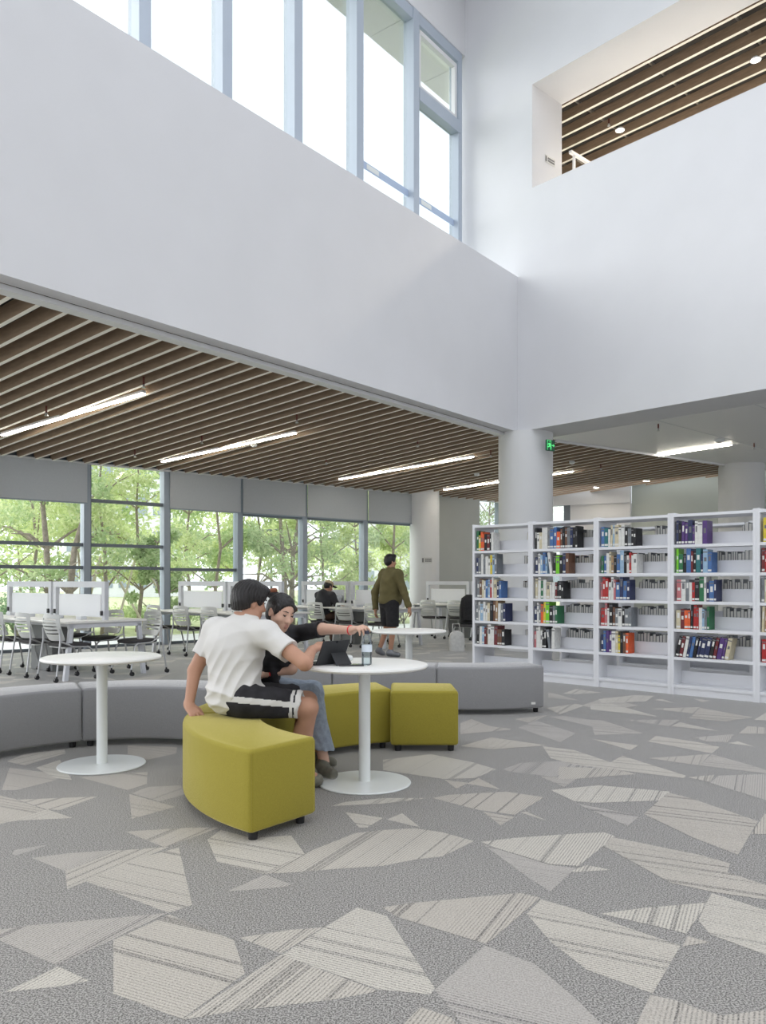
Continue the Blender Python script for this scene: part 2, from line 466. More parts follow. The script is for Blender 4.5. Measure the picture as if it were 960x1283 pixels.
# ------------------------------------------------------------------ slatted wooden ceiling over the reading area
Cq = C0 + NP * 0.37
def back_edge(p):
    """where a slat leaving p in direction NP ends: plan point and height"""
    t1, u1 = isect(p, NP, W0, DW)
    if u1 <= 9.9:
        return p + NP * t1, ZW, t1
    e = (P2 - Wc)
    t2, u2 = isect(p, NP, Wc, e)
    return p + NP * t2, ZW + (ZS - ZW) * max(0, min(1, u2)), t2
starts = [Cq - DA * (0.06 + 0.28 * i) for i in range(46)]
seg1, seg2 = (P1 - Cq), (P2 - P1)
s_tot = 0.22
while True:
    d1 = seg1.dot(DA)
    p = Cq + seg1 * (s_tot / d1) if s_tot < d1 else P1 + seg2 * ((s_tot - d1) / seg2.dot(DA))
    if (p - P1).dot(seg2.normalized()) > seg2.length - 0.15: break
    starts.append(p); s_tot += 0.28
def ceil_z(x, y):
    """underside height of the slats above plan point"""
    q = V2(x, y)
    tA, uA = isect(q, -NP, Cq, DA)
    p = q - NP * tA
    if uA > 0:
        tB, uB = isect(q, -NP, P1, seg2)
        tC, uC = isect(q, -NP, Cq, seg1)
        p = (P1 + seg2 * uB) if uB > 0 else (Cq + seg1 * max(0, min(1, uC)))
    e, z, L = back_edge(p)
    return ZS + (z - ZS) * ((q - p).dot(NP) / max(L, 0.01))
def on_slats(px, py, drop=0.0):
    lo, hi = 3.0, 30.0
    for _ in range(60):
        m = 0.5 * (lo + hi); p = P(px, py, m)
        if p.z > ceil_z(p.x, p.y) - drop: hi = m
        else: lo = m
    return P(px, py, lo)

mb = MB()
bpts = []
for p in [Cq - DA * 14] + [Cq - DA * 7, Cq, P1, P1 + seg2 * 0.5, P2]:
    e, z, L = back_edge(p)
    bpts.append((p, e, z))
for (p, e, z), (p2, e2, z2) in zip(bpts, bpts[1:]):
    h = 0.30
    v = [(p.x, p.y, ZS + h), (p2.x, p2.y, ZS + h), (e2.x, e2.y, z2 + h), (e.x, e.y, z + h)]
    v += [(x, y, zz + 0.25) for x, y, zz in v]
    mb.add(v, [(0, 1, 2, 3), (7, 6, 5, 4), (0, 4, 5, 1), (2, 6, 7, 3), (1, 5, 6, 2), (3, 7, 4, 0)])
slat_ceiling = struct('ceiling_slatted', mb, M['void'], label='dark void above the brown wooden slat ceiling')
for p in starts:
    e, z, L = back_edge(p)
    if L < 0.3: continue
    e2 = e - NP * 0.06
    sd = DA * 0.026; h = 0.17
    v = []
    for (q, zz) in ((p, ZS), (e2, z)):
        for sg in (-1, 1):
            for hh in (0, h):
                v.append((q.x + sd.x * sg, q.y + sd.y * sg, zz + hh))
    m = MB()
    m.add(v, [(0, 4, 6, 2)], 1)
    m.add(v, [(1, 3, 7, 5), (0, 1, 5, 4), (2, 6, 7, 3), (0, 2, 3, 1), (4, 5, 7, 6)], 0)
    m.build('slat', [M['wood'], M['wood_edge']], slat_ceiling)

# smooth white ceiling on the right
S0, S1 = C0 + NB * 0.905, C0 + NB * 0.905 + DB * 15
poly = [S0, S1, V2(26, 14), V2(16, 24), P2, P1]
struct('ceiling_right', MB().prism([(p.x, p.y) for p in poly], ZB + 0.0, ZB + 0.3), M['ceiling_white'], label='smooth pale grey ceiling panels beside the slats')
mb = MB()
mb.obox(P1, P2, 0.03, ZS - 0.02, ZB + 0.1, off=-0.02)
struct('trim_2', mb, M['trim_white'], label='pale edge strip between slats and smooth ceiling')
for k in range(1, 5):       # panel joints
    a = S0 + DB * (1.6 * k + 0.6); b = a + NB * 6
    mb = MB().obox(a, b, 0.012, ZB - 0.003, ZB + 0.01)
    struct('trim_%d' % (2 + k), mb, M['soffit_grey'], label='fine joint line in the smooth ceiling')

# ------------------------------------------------------------------ window wall
w_px = [-100, 6 - 0.5, 108, 207.5, 299, 380, 456]
ws = [-6.4, -4.8, -3.2] + [px_on_line(p, W0, DW) for p in w_px[2:]] + [6.75]
def wpt(s, off, z):
    q = W0 + DW * s + NW * off
    return (q.x, q.y, z)
trans = {0: [1.50, 1.92], 1: [1.50, 1.92], 2: [1.50, 1.92], 3: [1.50, 1.92, 2.75], 4: [1.48], 5: [2.66], 6: [2.66], 7: [2.66]}
trans[2] = [1.50, 1.92]
def wbox(mb, s0, s1, o0, o1, z0, z1, mi=0):
    a, b = W0 + DW * s0, W0 + DW * s1
    return mb.obox(a, b, o1 - o0, z0, z1, mi, off=o0)
for i in range(len(ws) - 1):
    s0, s1 = ws[i], ws[i + 1]
    mb = MB()
    wbox(mb, s0 - 0.075, s0 + 0.045, -0.10, 0.10, 0, ZW + 0.12)
    wbox(mb, s0 + 0.045, s0 + 0.075, -0.06, 0.10, 0, ZW + 0.12, 1)
    win = struct('window_%d' % (i + 1), mb, [M['frame'], M['frame_dark']], label='tall curtain wall window bay with blue grey mullion')
    g = MB(); wbox(g, s0 + 0.07, s1 - 0.07, 0.02, 0.032, 0.04, ZW + 0.1)
    g.build('pane', M['glass'], win)
    r = MB(); wbox(r, s0 + 0.075, s1 - 0.075, -0.04, 0.08, 0.0, 0.05); r.build('bottom_rail', M['frame_dark'], win)
    r = MB(); wbox(r, s0 + 0.075, s1 - 0.075, -0.04, 0.08, ZW + 0.04, ZW + 0.12); r.build('top_rail', M['frame_dark'], win)
    for tz in trans.get(i, []):
        r = MB(); wbox(r, s0 + 0.075, s1 - 0.075, -0.05, 0.07, tz - 0.03, tz + 0.03)
        r.build('transom', M['frame_dark'], win)
mb = MB(); wbox(mb, ws[0] - 1.2, 9.9, -0.11, -0.03, ZW - 0.005, ZW + 0.03)
struct('trim_8', mb, M['trim_white'], label='white edge strip above the roller blinds')
mb = MB(); wbox(mb, ws[0] - 1.2, 9.9, -0.02, 0.3, ZW + 0.10, ZW + 0.9)
struct('wall_lintel', mb, M['plaster'], label='lintel above the window wall')
# roller blinds (bay 3 has none)
btxt = {0: 'outside', 1: 'outside', 2: 'grey roller blind half lowered at the far left window', 4: 'grey roller blind on the window right of the unshaded bay',
        5: 'grey roller blind on the middle window above the seated couple', 6: 'grey roller blind on the window above the reader in the cap',
        7: 'grey roller blind on the window left of the round far column'}
for i in (2, 4, 5, 6, 7):
    s0, s1 = ws[i], ws[i + 1]
    q = W0 + DW * (s0 + s1) / 2 + NW * -0.14
    root = empty('roller_blind', (q.x, q.y, ZW - 0.01), math.atan2(DW.y, DW.x))
    tag(root, btxt[i], 'blind', 'roller blinds along the window wall')
    hw = (s1 - s0) / 2 - 0.03
    MB().box(-hw, hw, -0.004, 0.004, 2.70 - ZW, 0.0).build('fabric', M['blind'], root)
    MB().cbox(-hw, hw, -0.012, 0.012, 2.675 - ZW, 2.70 - ZW, 0.003).build('bottom_bar', M['frame'], root)
# blank grey wall piece and narrow end window
s550, s597 = 7.1, px_on_line(597, W0, DW)
mb = MB(); wbox(mb, 6.75, s597, -0.12, 0.2, 0, ZW + 0.15)
struct('wall_end', mb, M['wall_grey'], label='plain grey wall panel beside the far column')
mb = MB(); wbox(mb, 9.75, 9.9, -0.1, 0.1, 0, ZW + 0.12)
win = struct('window_9', mb, M['frame'], label='narrow window beyond the grey wall panel')
g = MB(); wbox(g, s597, 9.75, 0.02, 0.03, 0.04, ZW + 0.1); g.build('pane', M['glass'], win)

# far right walls below the end of the slats
EF = (P2 - Wc).normalized()
def fs(px): return px_on_line(px, Wc, EF)
mb = MB(); mb.obox(Wc + EF * 0.0, Wc + EF * fs(789), 0.25, 3.28, ZS + 0.4, off=0.02)
struct('trim_9', mb, M['plaster'], label='white bulkhead under the far end of the slats')
mb = MB(); mb.obox(Wc + EF * fs(714), Wc + EF * fs(789), 0.25, 0, 3.28, off=0.06)
struct('wall_far', mb, M['plaster'], label='white far wall glimpsed above the bookcases')
mb = MB(); mb.obox(Wc + EF * fs(789), Wc + EF * (fs(903) + 6), 0.25, 0, ZS + 0.45, off=0.3)
struct('wall_sage', mb, M['wall_sage'], label='pale sage wall above the right bookcases')
mb = MB(); mb.obox(Wc + EF * (fs(706) - 0.0), Wc + EF * fs(714), 0.12, 0, 3.28, off=0.06)
win = struct('window_10', mb, M['frame_dark'], label='narrow window with dark mullion beside the big column')
g = MB(); g.obox(Wc + EF * 0.1, Wc + EF * fs(706), 0.01, 0.05, 3.28, off=0.08); g.build('pane', M['glass'], win)

# ------------------------------------------------------------------ upper windows over the parapet
U0 = C0 - DB * k_end + NP * 0.0
UZ0, UZ1 = ZP, 11.25
def us(px): return px_on_line(px, U0, DA)
def ubox(mb, s0, s1, o0, o1, z0, z1, mi=0):
    return mb.obox(U0 + DA * s0, U0 + DA * s1, o1 - o0, z0, z1, mi, off=o0)
u_edges = [us(p) for p in (182, 285, 374, 451, 521.5)]
u_end = us(578)
sp = u_edges[1] - u_edges[0]
u_all = [u_edges[0] - sp * k for k in range(6, 0, -1)] + u_edges
for i, s0 in enumerate(u_all):
    s1 = u_all[i + 1] if i + 1 < len(u_all) else u_end
    mb = MB()
    ubox(mb, s0 - 0.10, s0 + 0.07, -0.02, 0.20, UZ0, UZ1)
    ubox(mb, s0 + 0.07, s0 + 0.10, 0.04, 0.20, UZ0, UZ1, 1)
    win = struct('window_%d' % (20 + i), mb, [M['frame_light'], M['frame']], label='tall upper window over the atrium wall')
    g = MB(); ubox(g, s0 + 0.09, s1 - 0.09, 0.12, 0.135, UZ0, UZ1); g.build('pane', M['glass'], win)
    r = MB(); ubox(r, s0 + 0.10, s1 - 0.10, 0.0, 0.18, UZ1 - 0.20, UZ1); r.build('top_rail', M['frame_light'], win)
    r = MB(); ubox(r, s0 + 0.10, s1 - 0.10, 0.0, 0.18, UZ0, UZ0 + 0.1); r.build('bottom_rail', M['frame_light'], win)
    if i >= len(u_all) - 2:
        r = MB(); ubox(r, s0 + 0.10, s1 - 0.10, 0.105, 0.115, 7.98, 8.10); f = r.build('film_strip', M['film'], win)
        r = MB(); ubox(r, s0 + 0.30, s0 + 0.62, 0.10, 0.106, 8.0, 8.08); r.build('film_label', M['white_lacquer'], f)
    if i == len(u_all) - 1:
        r = MB(); ubox(r, s0 + 0.10, s1 - 0.02, -0.01, 0.18, 9.72, 9.95); r.build('transom', M['frame_light'], win)
        r = MB()
        ubox(r, s0 + 0.14, s1 - 0.12, 0.02, 0.10, 10.92, 11.0); ubox(r, s1 - 0.19, s1 - 0.12, 0.02, 0.10, 9.97, 10.92)
        ubox(r, s0 + 0.12, s0 + 0.17, 0.02, 0.10, 9.97, 10.92); ubox(r, s0 + 0.17, s1 - 0.19, 0.02, 0.10, 9.97, 10.02)
        r.build('vent_sash', M['trim_white'], win)
        r = MB(); ubox(r, s1 - 0.10, s1 + 0.03, 0.0, 0.2, UZ0, UZ1); r.build('end_jamb', M['frame_light'], win)
mb = MB(); ubox(mb, -21, 0.6, -0.02, 0.35, UZ1, ZROOF)
struct('wall_upper', mb, M['plaster'], label='white wall strip above the upper windows')
# overhanging eave outside the upper windows
mb = MB(); ubox(mb, -21, 4, 0.36, 1.32, UZ1 + 0.27, UZ1 + 0.7)
eave = struct('trim_20', mb, M['soffit_grey'], label='roof overhang outside the upper windows')
for k in range(13):
    r = MB(); ubox(r, -20.5 + k * 1.75, -20.5 + k * 1.75 + 1.73, 0.37, 1.31, UZ1 + 0.25, UZ1 + 0.27); r.build('panel', M['eave'], eave)

# ------------------------------------------------------------------ upper floor seen through the opening
def bbox2(mb, s0, s1, o0, o1, z0, z1, mi=0):
    return mb.obox(C0 + DB * s0, C0 + DB * s1, o1 - o0, z0, z1, mi, off=o0)
mb = MB(); bbox2(mb, -1.5, 13, WT, 7.2, 7.8, 8.0); struct('floor_upper', mb, M['plaster'], label='upper gallery floor')
mb = MB(); bbox2(mb, -1.5, 13, 7.2, 7.4, 7.8, 10.7); struct('wall_gallery', mb, M['plaster'], label='back wall of the upper gallery')
mb = MB(); bbox2(mb, -1.7, -1.5, WT, 7.4, 7.8, 10.7); struct('wall_gallery_end', mb, M['plaster'], label='end wall of the upper gallery')
mb = MB(); bbox2(mb, -1.7, 13, WT, 7.4, 10.42, 10.7)
up_ceil = struct('ceiling_gallery', mb, M['void'], label='dark void above the wooden slats of the upper gallery')
for k in range(12):
    o = WT + 0.14 + 0.42 * k
    m = MB()
    a, b = C0 + DB * -1.4 + NB * o, C0 + DB * 12.8 + NB * o
    sd = NB * 0.03
    v = []
    for q in (a, b):
        for sg in (-1, 1):
            for hh in (0, 0.17):
                v.append((q.x + sd.x * sg, q.y + sd.y * sg, 10.04 + hh))
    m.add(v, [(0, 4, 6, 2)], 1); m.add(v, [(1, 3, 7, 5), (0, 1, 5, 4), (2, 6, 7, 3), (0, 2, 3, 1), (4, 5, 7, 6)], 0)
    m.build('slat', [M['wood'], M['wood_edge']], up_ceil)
for k in range(9):
    r = MB(); bbox2(r, -1.2 + 1.5 * k, -1.16 + 1.5 * k, WT, 7.2, 10.22, 10.26); r.build('carrier', M['steel'], up_ceil)

# glass railing behind the opening, running away from the atrium
q = C0 + DB * 0.42 + NB * 1.1
rail = empty('glass_railing', (q.x, q.y, 8.0), math.atan2(NB.y, NB.x))
tag(rail, 'glass balustrade with white metal rail behind the upper opening', 'railing')
MB().box(-0.1, 4.5, -0.03, 0.03, 1.10, 1.15).build('handrail', M['trim_white'], rail)
for k in range(4):
    MB().box(k * 1.3, k * 1.3 + 0.04, -0.02, 0.02, 0, 1.10).build('post', M['trim_white'], rail)
    if k < 3: MB().box(k * 1.3 + 0.06, k * 1.3 + 1.28, -0.006, 0.006, 0.08, 1.05).build('pane', M['glass'], rail)

# ------------------------------------------------------------------ round columns
def column(name, x, y, r, h, label):
    mb = MB().lathe([(r, 0), (r, h)], 48, (x, y, 0))
    return struct(name, mb, M['column'], smooth=40, label=label)
column('column_1', 2.60, 14.55, 0.49, ZB, 'thick white round column under the atrium corner')
c2 = P(532, 700, 20.0); column('column_2', c2.x, c2.y, 0.37, 3.55, 'slimmer white round column by the window wall')
c3 = P(929, 700, 18.4); column('column_3', c3.x, c3.y, 0.49, ZB, 'pale round column behind the right bookcases')

def info_sign(p, nrm, w, label):
    """small plaque with a pictogram and two illegible text lines"""
    ang = math.atan2(nrm.y, nrm.x) + math.pi / 2
    root = empty('wall_sign', (p.x, p.y, p.z), ang)
    tag(root, label, 'sign')
    MB().box(-w / 2, w / 2, -0.003, 0.0, -0.07, 0.07).build('plaque', M['plaque'], root)
    MB().box(-w / 2 + 0.01, -w / 2 + 0.05, -0.006, -0.003, -0.05, 0.05).build('pictogram', M['mark'], root)
    for k in range(2):
        for j in range(5):
            x0 = -w / 2 + 0.085 + j * (w - 0.10) / 5
            MB().box(x0, x0 + (w - 0.10) / 5 - 0.006, -0.006, -0.003, 0.008 - 0.045 * k, 0.038 - 0.045 * k).build('glyph', M['mark'], root)
n2 = V2(-c2.x + 0.16 * 20, -c2.y).normalized()
info_sign(Vector((c2.x + n2.x * 0.375, c2.y + n2.y * 0.375, P(542, 702, 19.7).z)), n2, 0.26, 'small grey sign on the far round column')
q = C0 + DB * (OS0 + 0.004) + NB * 0.52
info_sign(Vector((q.x, q.y, P(689, 198, 14.3).z)), DB, 0.30, 'small grey sign on the reveal of the upper opening')

# ------------------------------------------------------------------ exit sign on the big column
q = P(690.5, 558, 13.95)
ex = empty('exit_sign', q, math.radians(38))
tag(ex, 'small green illuminated exit sign beside the big column', 'sign')
MB().cbox(-0.105, 0.105, 0.0, 0.04, -0.095, 0.095, 0.006).build('housing', M['exit_dark'], ex)
MB().box(0.07, 0.12, 0.04, 0.10, -0.02, 0.02).build('bracket', M['steel'], ex)
fg = MB()
for a, b, r in (((-.045, .055), (-.045, .056), .016), ((-.05, .03), (-.035, -.01), .014), ((-.035, -.01), (-.005, -.03), .010), ((-.005, -.03), (-.01, -.065), .009),
                ((-.035, -.01), (-.06, -.03), .010), ((-.06, -.03), (-.09, -.03), .009), ((-.05, .03), (-.015, .015), .008), ((-.05, .03), (-.085, .01), .008)):
    fg.tube([(a[0], -0.004, a[1]), (b[0] + 1e-4, -0.004, b[1])], r, 8)
fg.build('running_figure', M['exit_green'], ex)
ar = MB(); ar.box(0.02, 0.06, -0.006, 0.0, -0.008, 0.008); ar.add([(0.055, -0.006, 0.028), (0.095, -0.006, 0), (0.055, -0.006, -0.028)], [(0, 2, 1)])
ar.build('arrow', M['exit_green'], ex)
fr = MB()
for x0, x1, z0, z1 in ((-.098, -.09, -.085, .085), (-.004, .004, -.085, .085), (-.09, -.004, .077, .085)):
    fr.box(x0, x1, -0.003, 0.0, z0, z1)
fr.build('door_pictogram', M['exit_green'], ex)

# ------------------------------------------------------------------ luminaires
def linear_lamp(a, b, label, drop=0.0):
    a, b = Vector(a), Vector(b)
    c = (a + b) / 2; d = (b - a); L = d.length
    root = empty('linear_lamp', c)
    root.rotation_mode = 'QUATERNION'
    root.rotation_quaternion = Vector((1, 0, 0)).rotation_difference(d.normalized())
    tag(root, label, 'lamp', 'linear ceiling lamps')
    MB().cbox(-L / 2, L / 2, -0.036, 0.036, 0.012, 0.05, 0.005).build('housing', M['trim_white'], root)
    MB().cbox(-L / 2 + 0.01, L / 2 - 0.01, -0.032, 0.032, -0.004, 0.012, 0.003).build('diffuser', M['light'], root)
for (a, b, lab) in (((3, 546), (181, 493.5), 'longest glowing linear lamp at the left end of the slatted ceiling'),
                    ((203, 579), (371, 543), 'glowing linear lamp in the slatted ceiling above the unshaded window'),
                    ((425, 601), (594, 572.5), 'glowing linear lamp in the slats above the walking person'),
                    ((556, 614), (719, 591), 'far glowing linear lamp partly hidden by the big column')):
    pa, pb = on_slats(*a, drop=0.03), on_slats(*b, drop=0.03)
    linear_lamp(pa, pb, lab)
linear_lamp(onz(823, 571.5, ZB - 0.03), onz(917, 557.5, ZB - 0.03), 'glowing linear lamp on the smooth grey ceiling at right')

def downlight(p, label, r=0.075, watt=12):
    root = empty('downlight', p)
    tag(root, label, 'lamp', 'round recessed downlights')
    MB().lathe([(r + 0.02, 0.0), (r + 0.018, -0.008), (r, -0.008), (r - 0.005, 0.03)], 24).build('ring', M['trim_white'], root, 40)
    MB().lathe([(r - 0.004, -0.004), (r - 0.01, -0.006)], 24).build('lens', M['downlight'], root)
    ld = bpy.data.lights.new('downlight_beam', 'SPOT'); ld.energy = watt; ld.color = (1.0, 0.88, 0.70); ld.spot_size = math.radians(150); ld.spot_blend = 0.6; ld.shadow_soft_size = 0.07
    lo_ = bpy.data.objects.new('beam', ld); COL.objects.link(lo_); lo_.parent = root; lo_.location = (0, 0, -0.03)
downlight(on_slats(747, 611), 'left of the two round downlights in the slats behind the column')
downlight(on_slats(810, 602.5), 'right of the two round downlights in the slats behind the column')
downlight(onz(777, 163, 10.03), 'round downlight in the gallery slats, lower of the two', watt=520)
downlight(onz(947, 75, 10.03), 'round downlight in the gallery slats at the right edge', watt=520)
def sprinkler(p, label, h=0.14):
    root = empty('sprinkler', p)
    tag(root, label, 'sprinkler', 'ceiling sprinklers')
    MB().tube([(0, 0, h), (0, 0, 0.045)], 0.014, 8).build('pipe', M['red'], root)
    MB().lathe([(0.012, 0.045), (0.02, 0.03), (0.008, 0.012), (0.028, 0.006), (0.028, 0.0)], 10).build('head', M['steel'], root, 40)
sl = [(58, 521, 'sprinkler above the left end of the longest lamp'), (180, 486, 'sprinkler by the right end of the longest lamp'),
      (253, 556, 'sprinkler over the second linear lamp'), (372, 530, 'sprinkler by the right end of the second lamp'),
      (409, 582, 'sprinkler in the slats left of the third lamp'), (523.5, 560, 'sprinkler in the slats above the third lamp'),
      (615, 573, 'sprinkler in the slats just left of the big column'), (169, 573, 'sprinkler near the blind of the left windows'),
      (753, 589, 'sprinkler in the slats right of the big column')]
for x, y, lab in sl:
    sprinkler(on_slats(x, y, 0.10) , lab)
for x, y, lab in ((825, 540, 'sprinkler on the smooth ceiling left of its lamp'), (945, 563, 'sprinkler on the smooth ceiling near the right edge')):
    sprinkler(onz(x, y, ZB - 0.12), lab)
sprinkler(onz(763, 158, 9.95), 'red sprinkler beside the lower gallery downlight')
def detector(p, label, r=0.06):
    root = empty('smoke_detector', p)
    tag(root, label, 'detector', 'white ceiling detectors')
    MB().lathe([(r, 0.05), (r, 0.02), (r * 0.8, 0.0)], 20).build('body', M['white_lacquer'], root, 40)
    MB().lathe([(r * 0.45, 0.0), (r * 0.4, -0.012)], 16).build('sensor', M['steel'], root, 40)
detector(on_slats(318, 559.5, 0.02), 'white detector just below the second linear lamp')
detector(on_slats(597.5, 596, 0.02), 'white detector in the slats left of the big column')
detector(on_slats(717, 581, 0.02), 'white detector in the slats right of the big column')
detector(onz(902, 554, ZB - 0.05), 'white detector beside the lamp on the smooth ceiling', 0.09)
# dome security camera under the bulkhead
_q = Wc + EF * fs(711) + V2(-EF.y, EF.x) * 0.14; q = Vector((_q.x, _q.y, 3.28 - 0.20))
sc_ = empty('security_camera', q)
tag(sc_, 'small dome security camera hanging behind the big column', 'camera')
MB().tube([(0, 0, 0.20), (0, 0, 0.05)], 0.015, 8).build('bracket', M['white_lacquer'], sc_)
MB().lathe([(0.02, 0.06), (0.075, 0.04), (0.08, 0.0)], 16).build('housing', M['white_lacquer'], sc_, 40)
MB().lathe([(0.07, 0.0), (0.06, -0.04), (0.02, -0.065)], 16).build('dome', M['black'], sc_, 60)

# ------------------------------------------------------------------ pale woven shards in the carpet (flat print of the floor)
A1 = math.radians(-26)
G1 = V2(math.cos(A1), math.sin(A1)); G2 = V2(-G1.y, G1.x)
SH = [  # image-traced outlines laid out on the floor plane; 0: lines run along G1, 1: along G2
 (0,[(2,990),(12,962),(60,968),(72,977),(20,990)]),(1,[(22,1002),(122,998),(75,1015),(58,1014)]),(0,[(-30,990),(18,1001),(57,1015),(10,1030),(-30,1040)]),
 (1,[(10,1030),(59,1014),(91,1025),(25,1028)]),(1,[(15,1070),(18,1065),(62,1058),(20,1072)]),(1,[(8,954),(30,945),(81,939),(82,944),(31,959)]),
 (0,[(160,934),(222,936),(221,944),(185,952),(160,945)]),(0,[(45,962),(75,952),(90,977),(70,975)]),(0,[(100,974),(185,967),(184,982),(160,990)]),
 (1,[(165,994),(185,986),(226,984),(235,995),(200,1004)]),(0,[(162,995),(220,1011),(165,1026)]),(1,[(157,1042),(240,1037),(275,1037),(207,1062)]),
 (1,[(40,1075),(87,1069),(147,1065),(82,1092)]),(1,[(82,1092),(147,1066),(212,1061),(84,1114)]),(0,[(107,1104),(175,1075),(224,1062),(241,1134),(211,1144)]),
 (1,[(-20,1170),(0,1165),(32,1160),(115,1153),(175,1147),(210,1144),(72,1210)]),(1,[(7,1243),(73,1211),(112,1229),(75,1236)]),
 (0,[(142,1178),(212,1146),(293,1178),(307,1220),(228,1277),(142,1245)]),(1,[(228,1278),(352,1196),(365,1201),(475,1242),(415,1253),(300,1266),(240,1276)]),
 (1,[(300,1175),(365,1165),(405,1162),(352,1195)]),(0,[(353,1197),(405,1163),(448,1137),(485,1148),(545,1238),(540,1246),(475,1240),(365,1201)]),
 (0,[(260,1052),(277,1040),(315,1050),(365,1047),(382,1070),(330,1095),(272,1080)]),
 (1,[(332,1095),(385,1068),(445,1044),(480,1040),(520,1038),(555,1043),(594,1054),(555,1073),(520,1077),(480,1085),(420,1089),(370,1093)]),
 (1,[(285,1117),(332,1096),(370,1110),(327,1114)]),(0,[(432,1017),(480,1025),(460,1037),(450,1037)]),(1,[(415,1010),(432,1005),(480,1000),(536,1000),(480,1007)]),
 (1,[(480,952),(540,945),(592,955),(622,964),(595,975),(555,976),(480,965)]),(0,[(557,977),(587,981),(572,988)]),(0,[(585,982),(600,975),(627,989)]),
 (1,[(630,964),(652,956),(692,954),(740,953),(770,960),(745,970),(690,973),(640,967)]),(0,[(677,973),(725,974),(707,986)]),(0,[(485,1027),(504,1019),(527,1037)]),
 (1,[(542,1000),(562,996),(635,992),(682,999),(645,1021),(600,1015)]),(0,[(605,1017),(645,1024),(627,1034)]),(0,[(652,1018),(660,1017),(687,1029)]),
 (1,[(603,1055),(645,1050),(715,1045),(757,1043),(771,1048),(725,1085),(690,1083),(620,1062)]),(0,[(605,1058),(620,1063),(690,1084),(722,1088),(690,1117),(665,1102)]),
 (1,[(480,1137),(512,1132),(652,1119),(677,1125),(610,1183),(495,1148)]),(0,[(545,1240),(608,1185),(670,1208),(720,1250),(780,1310),(600,1310)]),
 (1,[(480,1310),(527,1262),(565,1275),(590,1310)]),(0,[(660,1145),(678,1127),(720,1139),(785,1162),(853,1185),(818,1245),(735,1215),(690,1180)]),
 (0,[(742,926),(800,934),(790,940)]),(0,[(812,929),(822,922),(875,930),(902,936),(892,944)]),(1,[(870,924),(920,920),(912,930),(885,929)]),(0,[(912,931),(925,929),(947,936)]),
 (0,[(680,935),(720,940),(765,955),(780,947),(860,972),(857,975),(720,958),(690,950)]),(1,[(700,961),(770,963),(797,970),(720,976),(700,976)]),
 (1,[(812,950),(890,945),(877,959),(840,954)]),(0,[(877,959),(892,945),(1000,976),(960,969)]),(1,[(862,974),(895,971),(890,980)]),(1,[(890,981),(900,972),(960,970),(1000,972),(1000,1015)]),
 (1,[(720,1004),(690,990),(750,984),(840,992),(827,1003),(745,1006)]),(0,[(722,1007),(802,1022),(787,1035)]),(0,[(807,1020),(815,1013),(837,993),(865,1000),(950,1029),(925,1071),(870,1050)]),
 (0,[(757,1060),(767,1049),(880,1072),(915,1082),(912,1093),(980,1116),(980,1130),(895,1118),(840,1106)]),(1,[(715,1092),(735,1084),(765,1090),(722,1093)]),
 (1,[(942,1045),(958,1020),(990,1022),(990,1046)]),(1,[(752,1145),(805,1138),(887,1131),(860,1170),(820,1160)]),(0,[(875,1153),(892,1119),(980,1147),(980,1204),(890,1171)]),
 (1,[(790,1300),(815,1247),(845,1253),(880,1266),(905,1273),(980,1263),(990,1300)]),(1,[(855,1186),(862,1173),(890,1181)]),
 (1,[(577,906),(591,901),(614,910),(645,914),(577,920)]),(1,[(577,935),(616,924),(685,934),(618,939)]),(1,[(645,901),(687,896),(664,906)]),(0,[(649,912),(672,903),(722,919),(702,930)]),
 (0,[(687,898),(706,897),(760,905),(760,913),(740,910)]),(0,[(687,868),(695,869),(727,878),(687,874)]),(1,[(685,887),(722,882),(733,884),(702,895)]),(1,[(706,869),(722,863),(754,868),(720,870)]),
 (0,[(729,884),(758,874),(800,884),(760,891)]),(0,[(740,882),(767,882),(825,898),(740,889)]),(1,[(750,876),(795,871),(820,872),(809,879),(754,881)]),(1,[(816,888),(877,886),(868,894)]),
 (0,[(877,887),(944,899),(910,904),(864,900)]),(1,[(781,902),(852,902),(838,910)]),(0,[(841,910),(852,905),(900,916)]),(0,[(740,902),(756,903),(806,919),(745,921)]),
 (1,[(926,919),(937,910),(980,913),(980,920)]),(1,[(945,902),(960,893),(990,904)]),(1,[(820,877),(830,876),(845,881)]),(1,[(868,875),(890,878),(880,880)]),
]
shards = []
for fam, pts in SH:
    poly = [onz(x, y, 0.0) for x, y in pts]
    shards.append((fam, [V2(p.x, p.y) for p in poly]))
rs = random.Random(11)
def seen_traced(q):
    if q.y < 2.0: return False
    x, y = CX + FPX * q.x / q.y, HY + FPX * CAMZ / q.y
    if -5 < x < 965 and y < 1290:
        if x > 560: return y > 862
        return y > 932
    return False
def inside(q, poly):
    c = False; n = len(poly)
    for i in range(n):
        (x1, y1), (x2, y2) = poly[i], poly[(i + 1) % n]
        if (y1 > q.y) != (y2 > q.y) and q.x < (x2 - x1) * (q.y - y1) / (y2 - y1) + x1: c = not c
    return c
for gi in range(-45, 45):
    for gj in range(-45, 60):
        o = G1 * (gi * 0.62) + G2 * (gj * 0.5)
        if rs.random() > 0.72: continue
        fam = rs.randint(0, 1)
        w, h = rs.uniform(0.35, 0.75), rs.uniform(0.18, 0.42)
        if fam: w, h = h, w
        c = [V2(0, rs.uniform(0, h * 0.6)), V2(w * rs.uniform(0.2, 0.5), -0.02), V2(w, h * rs.uniform(0.1, 0.5)), V2(w * rs.uniform(0.4, 0.8), h)]
        pl = [o + G1 * p.x + G2 * p.y for p in c]
        m = sum(pl, V2(0, 0)) / 4
        if seen_traced(m) or any(seen_traced(p) for p in pl): continue
        if not all(inside(p, floor_poly) for p in pl): continue
        shards.append((fam, pl))
v, f, uvs = [], [], []
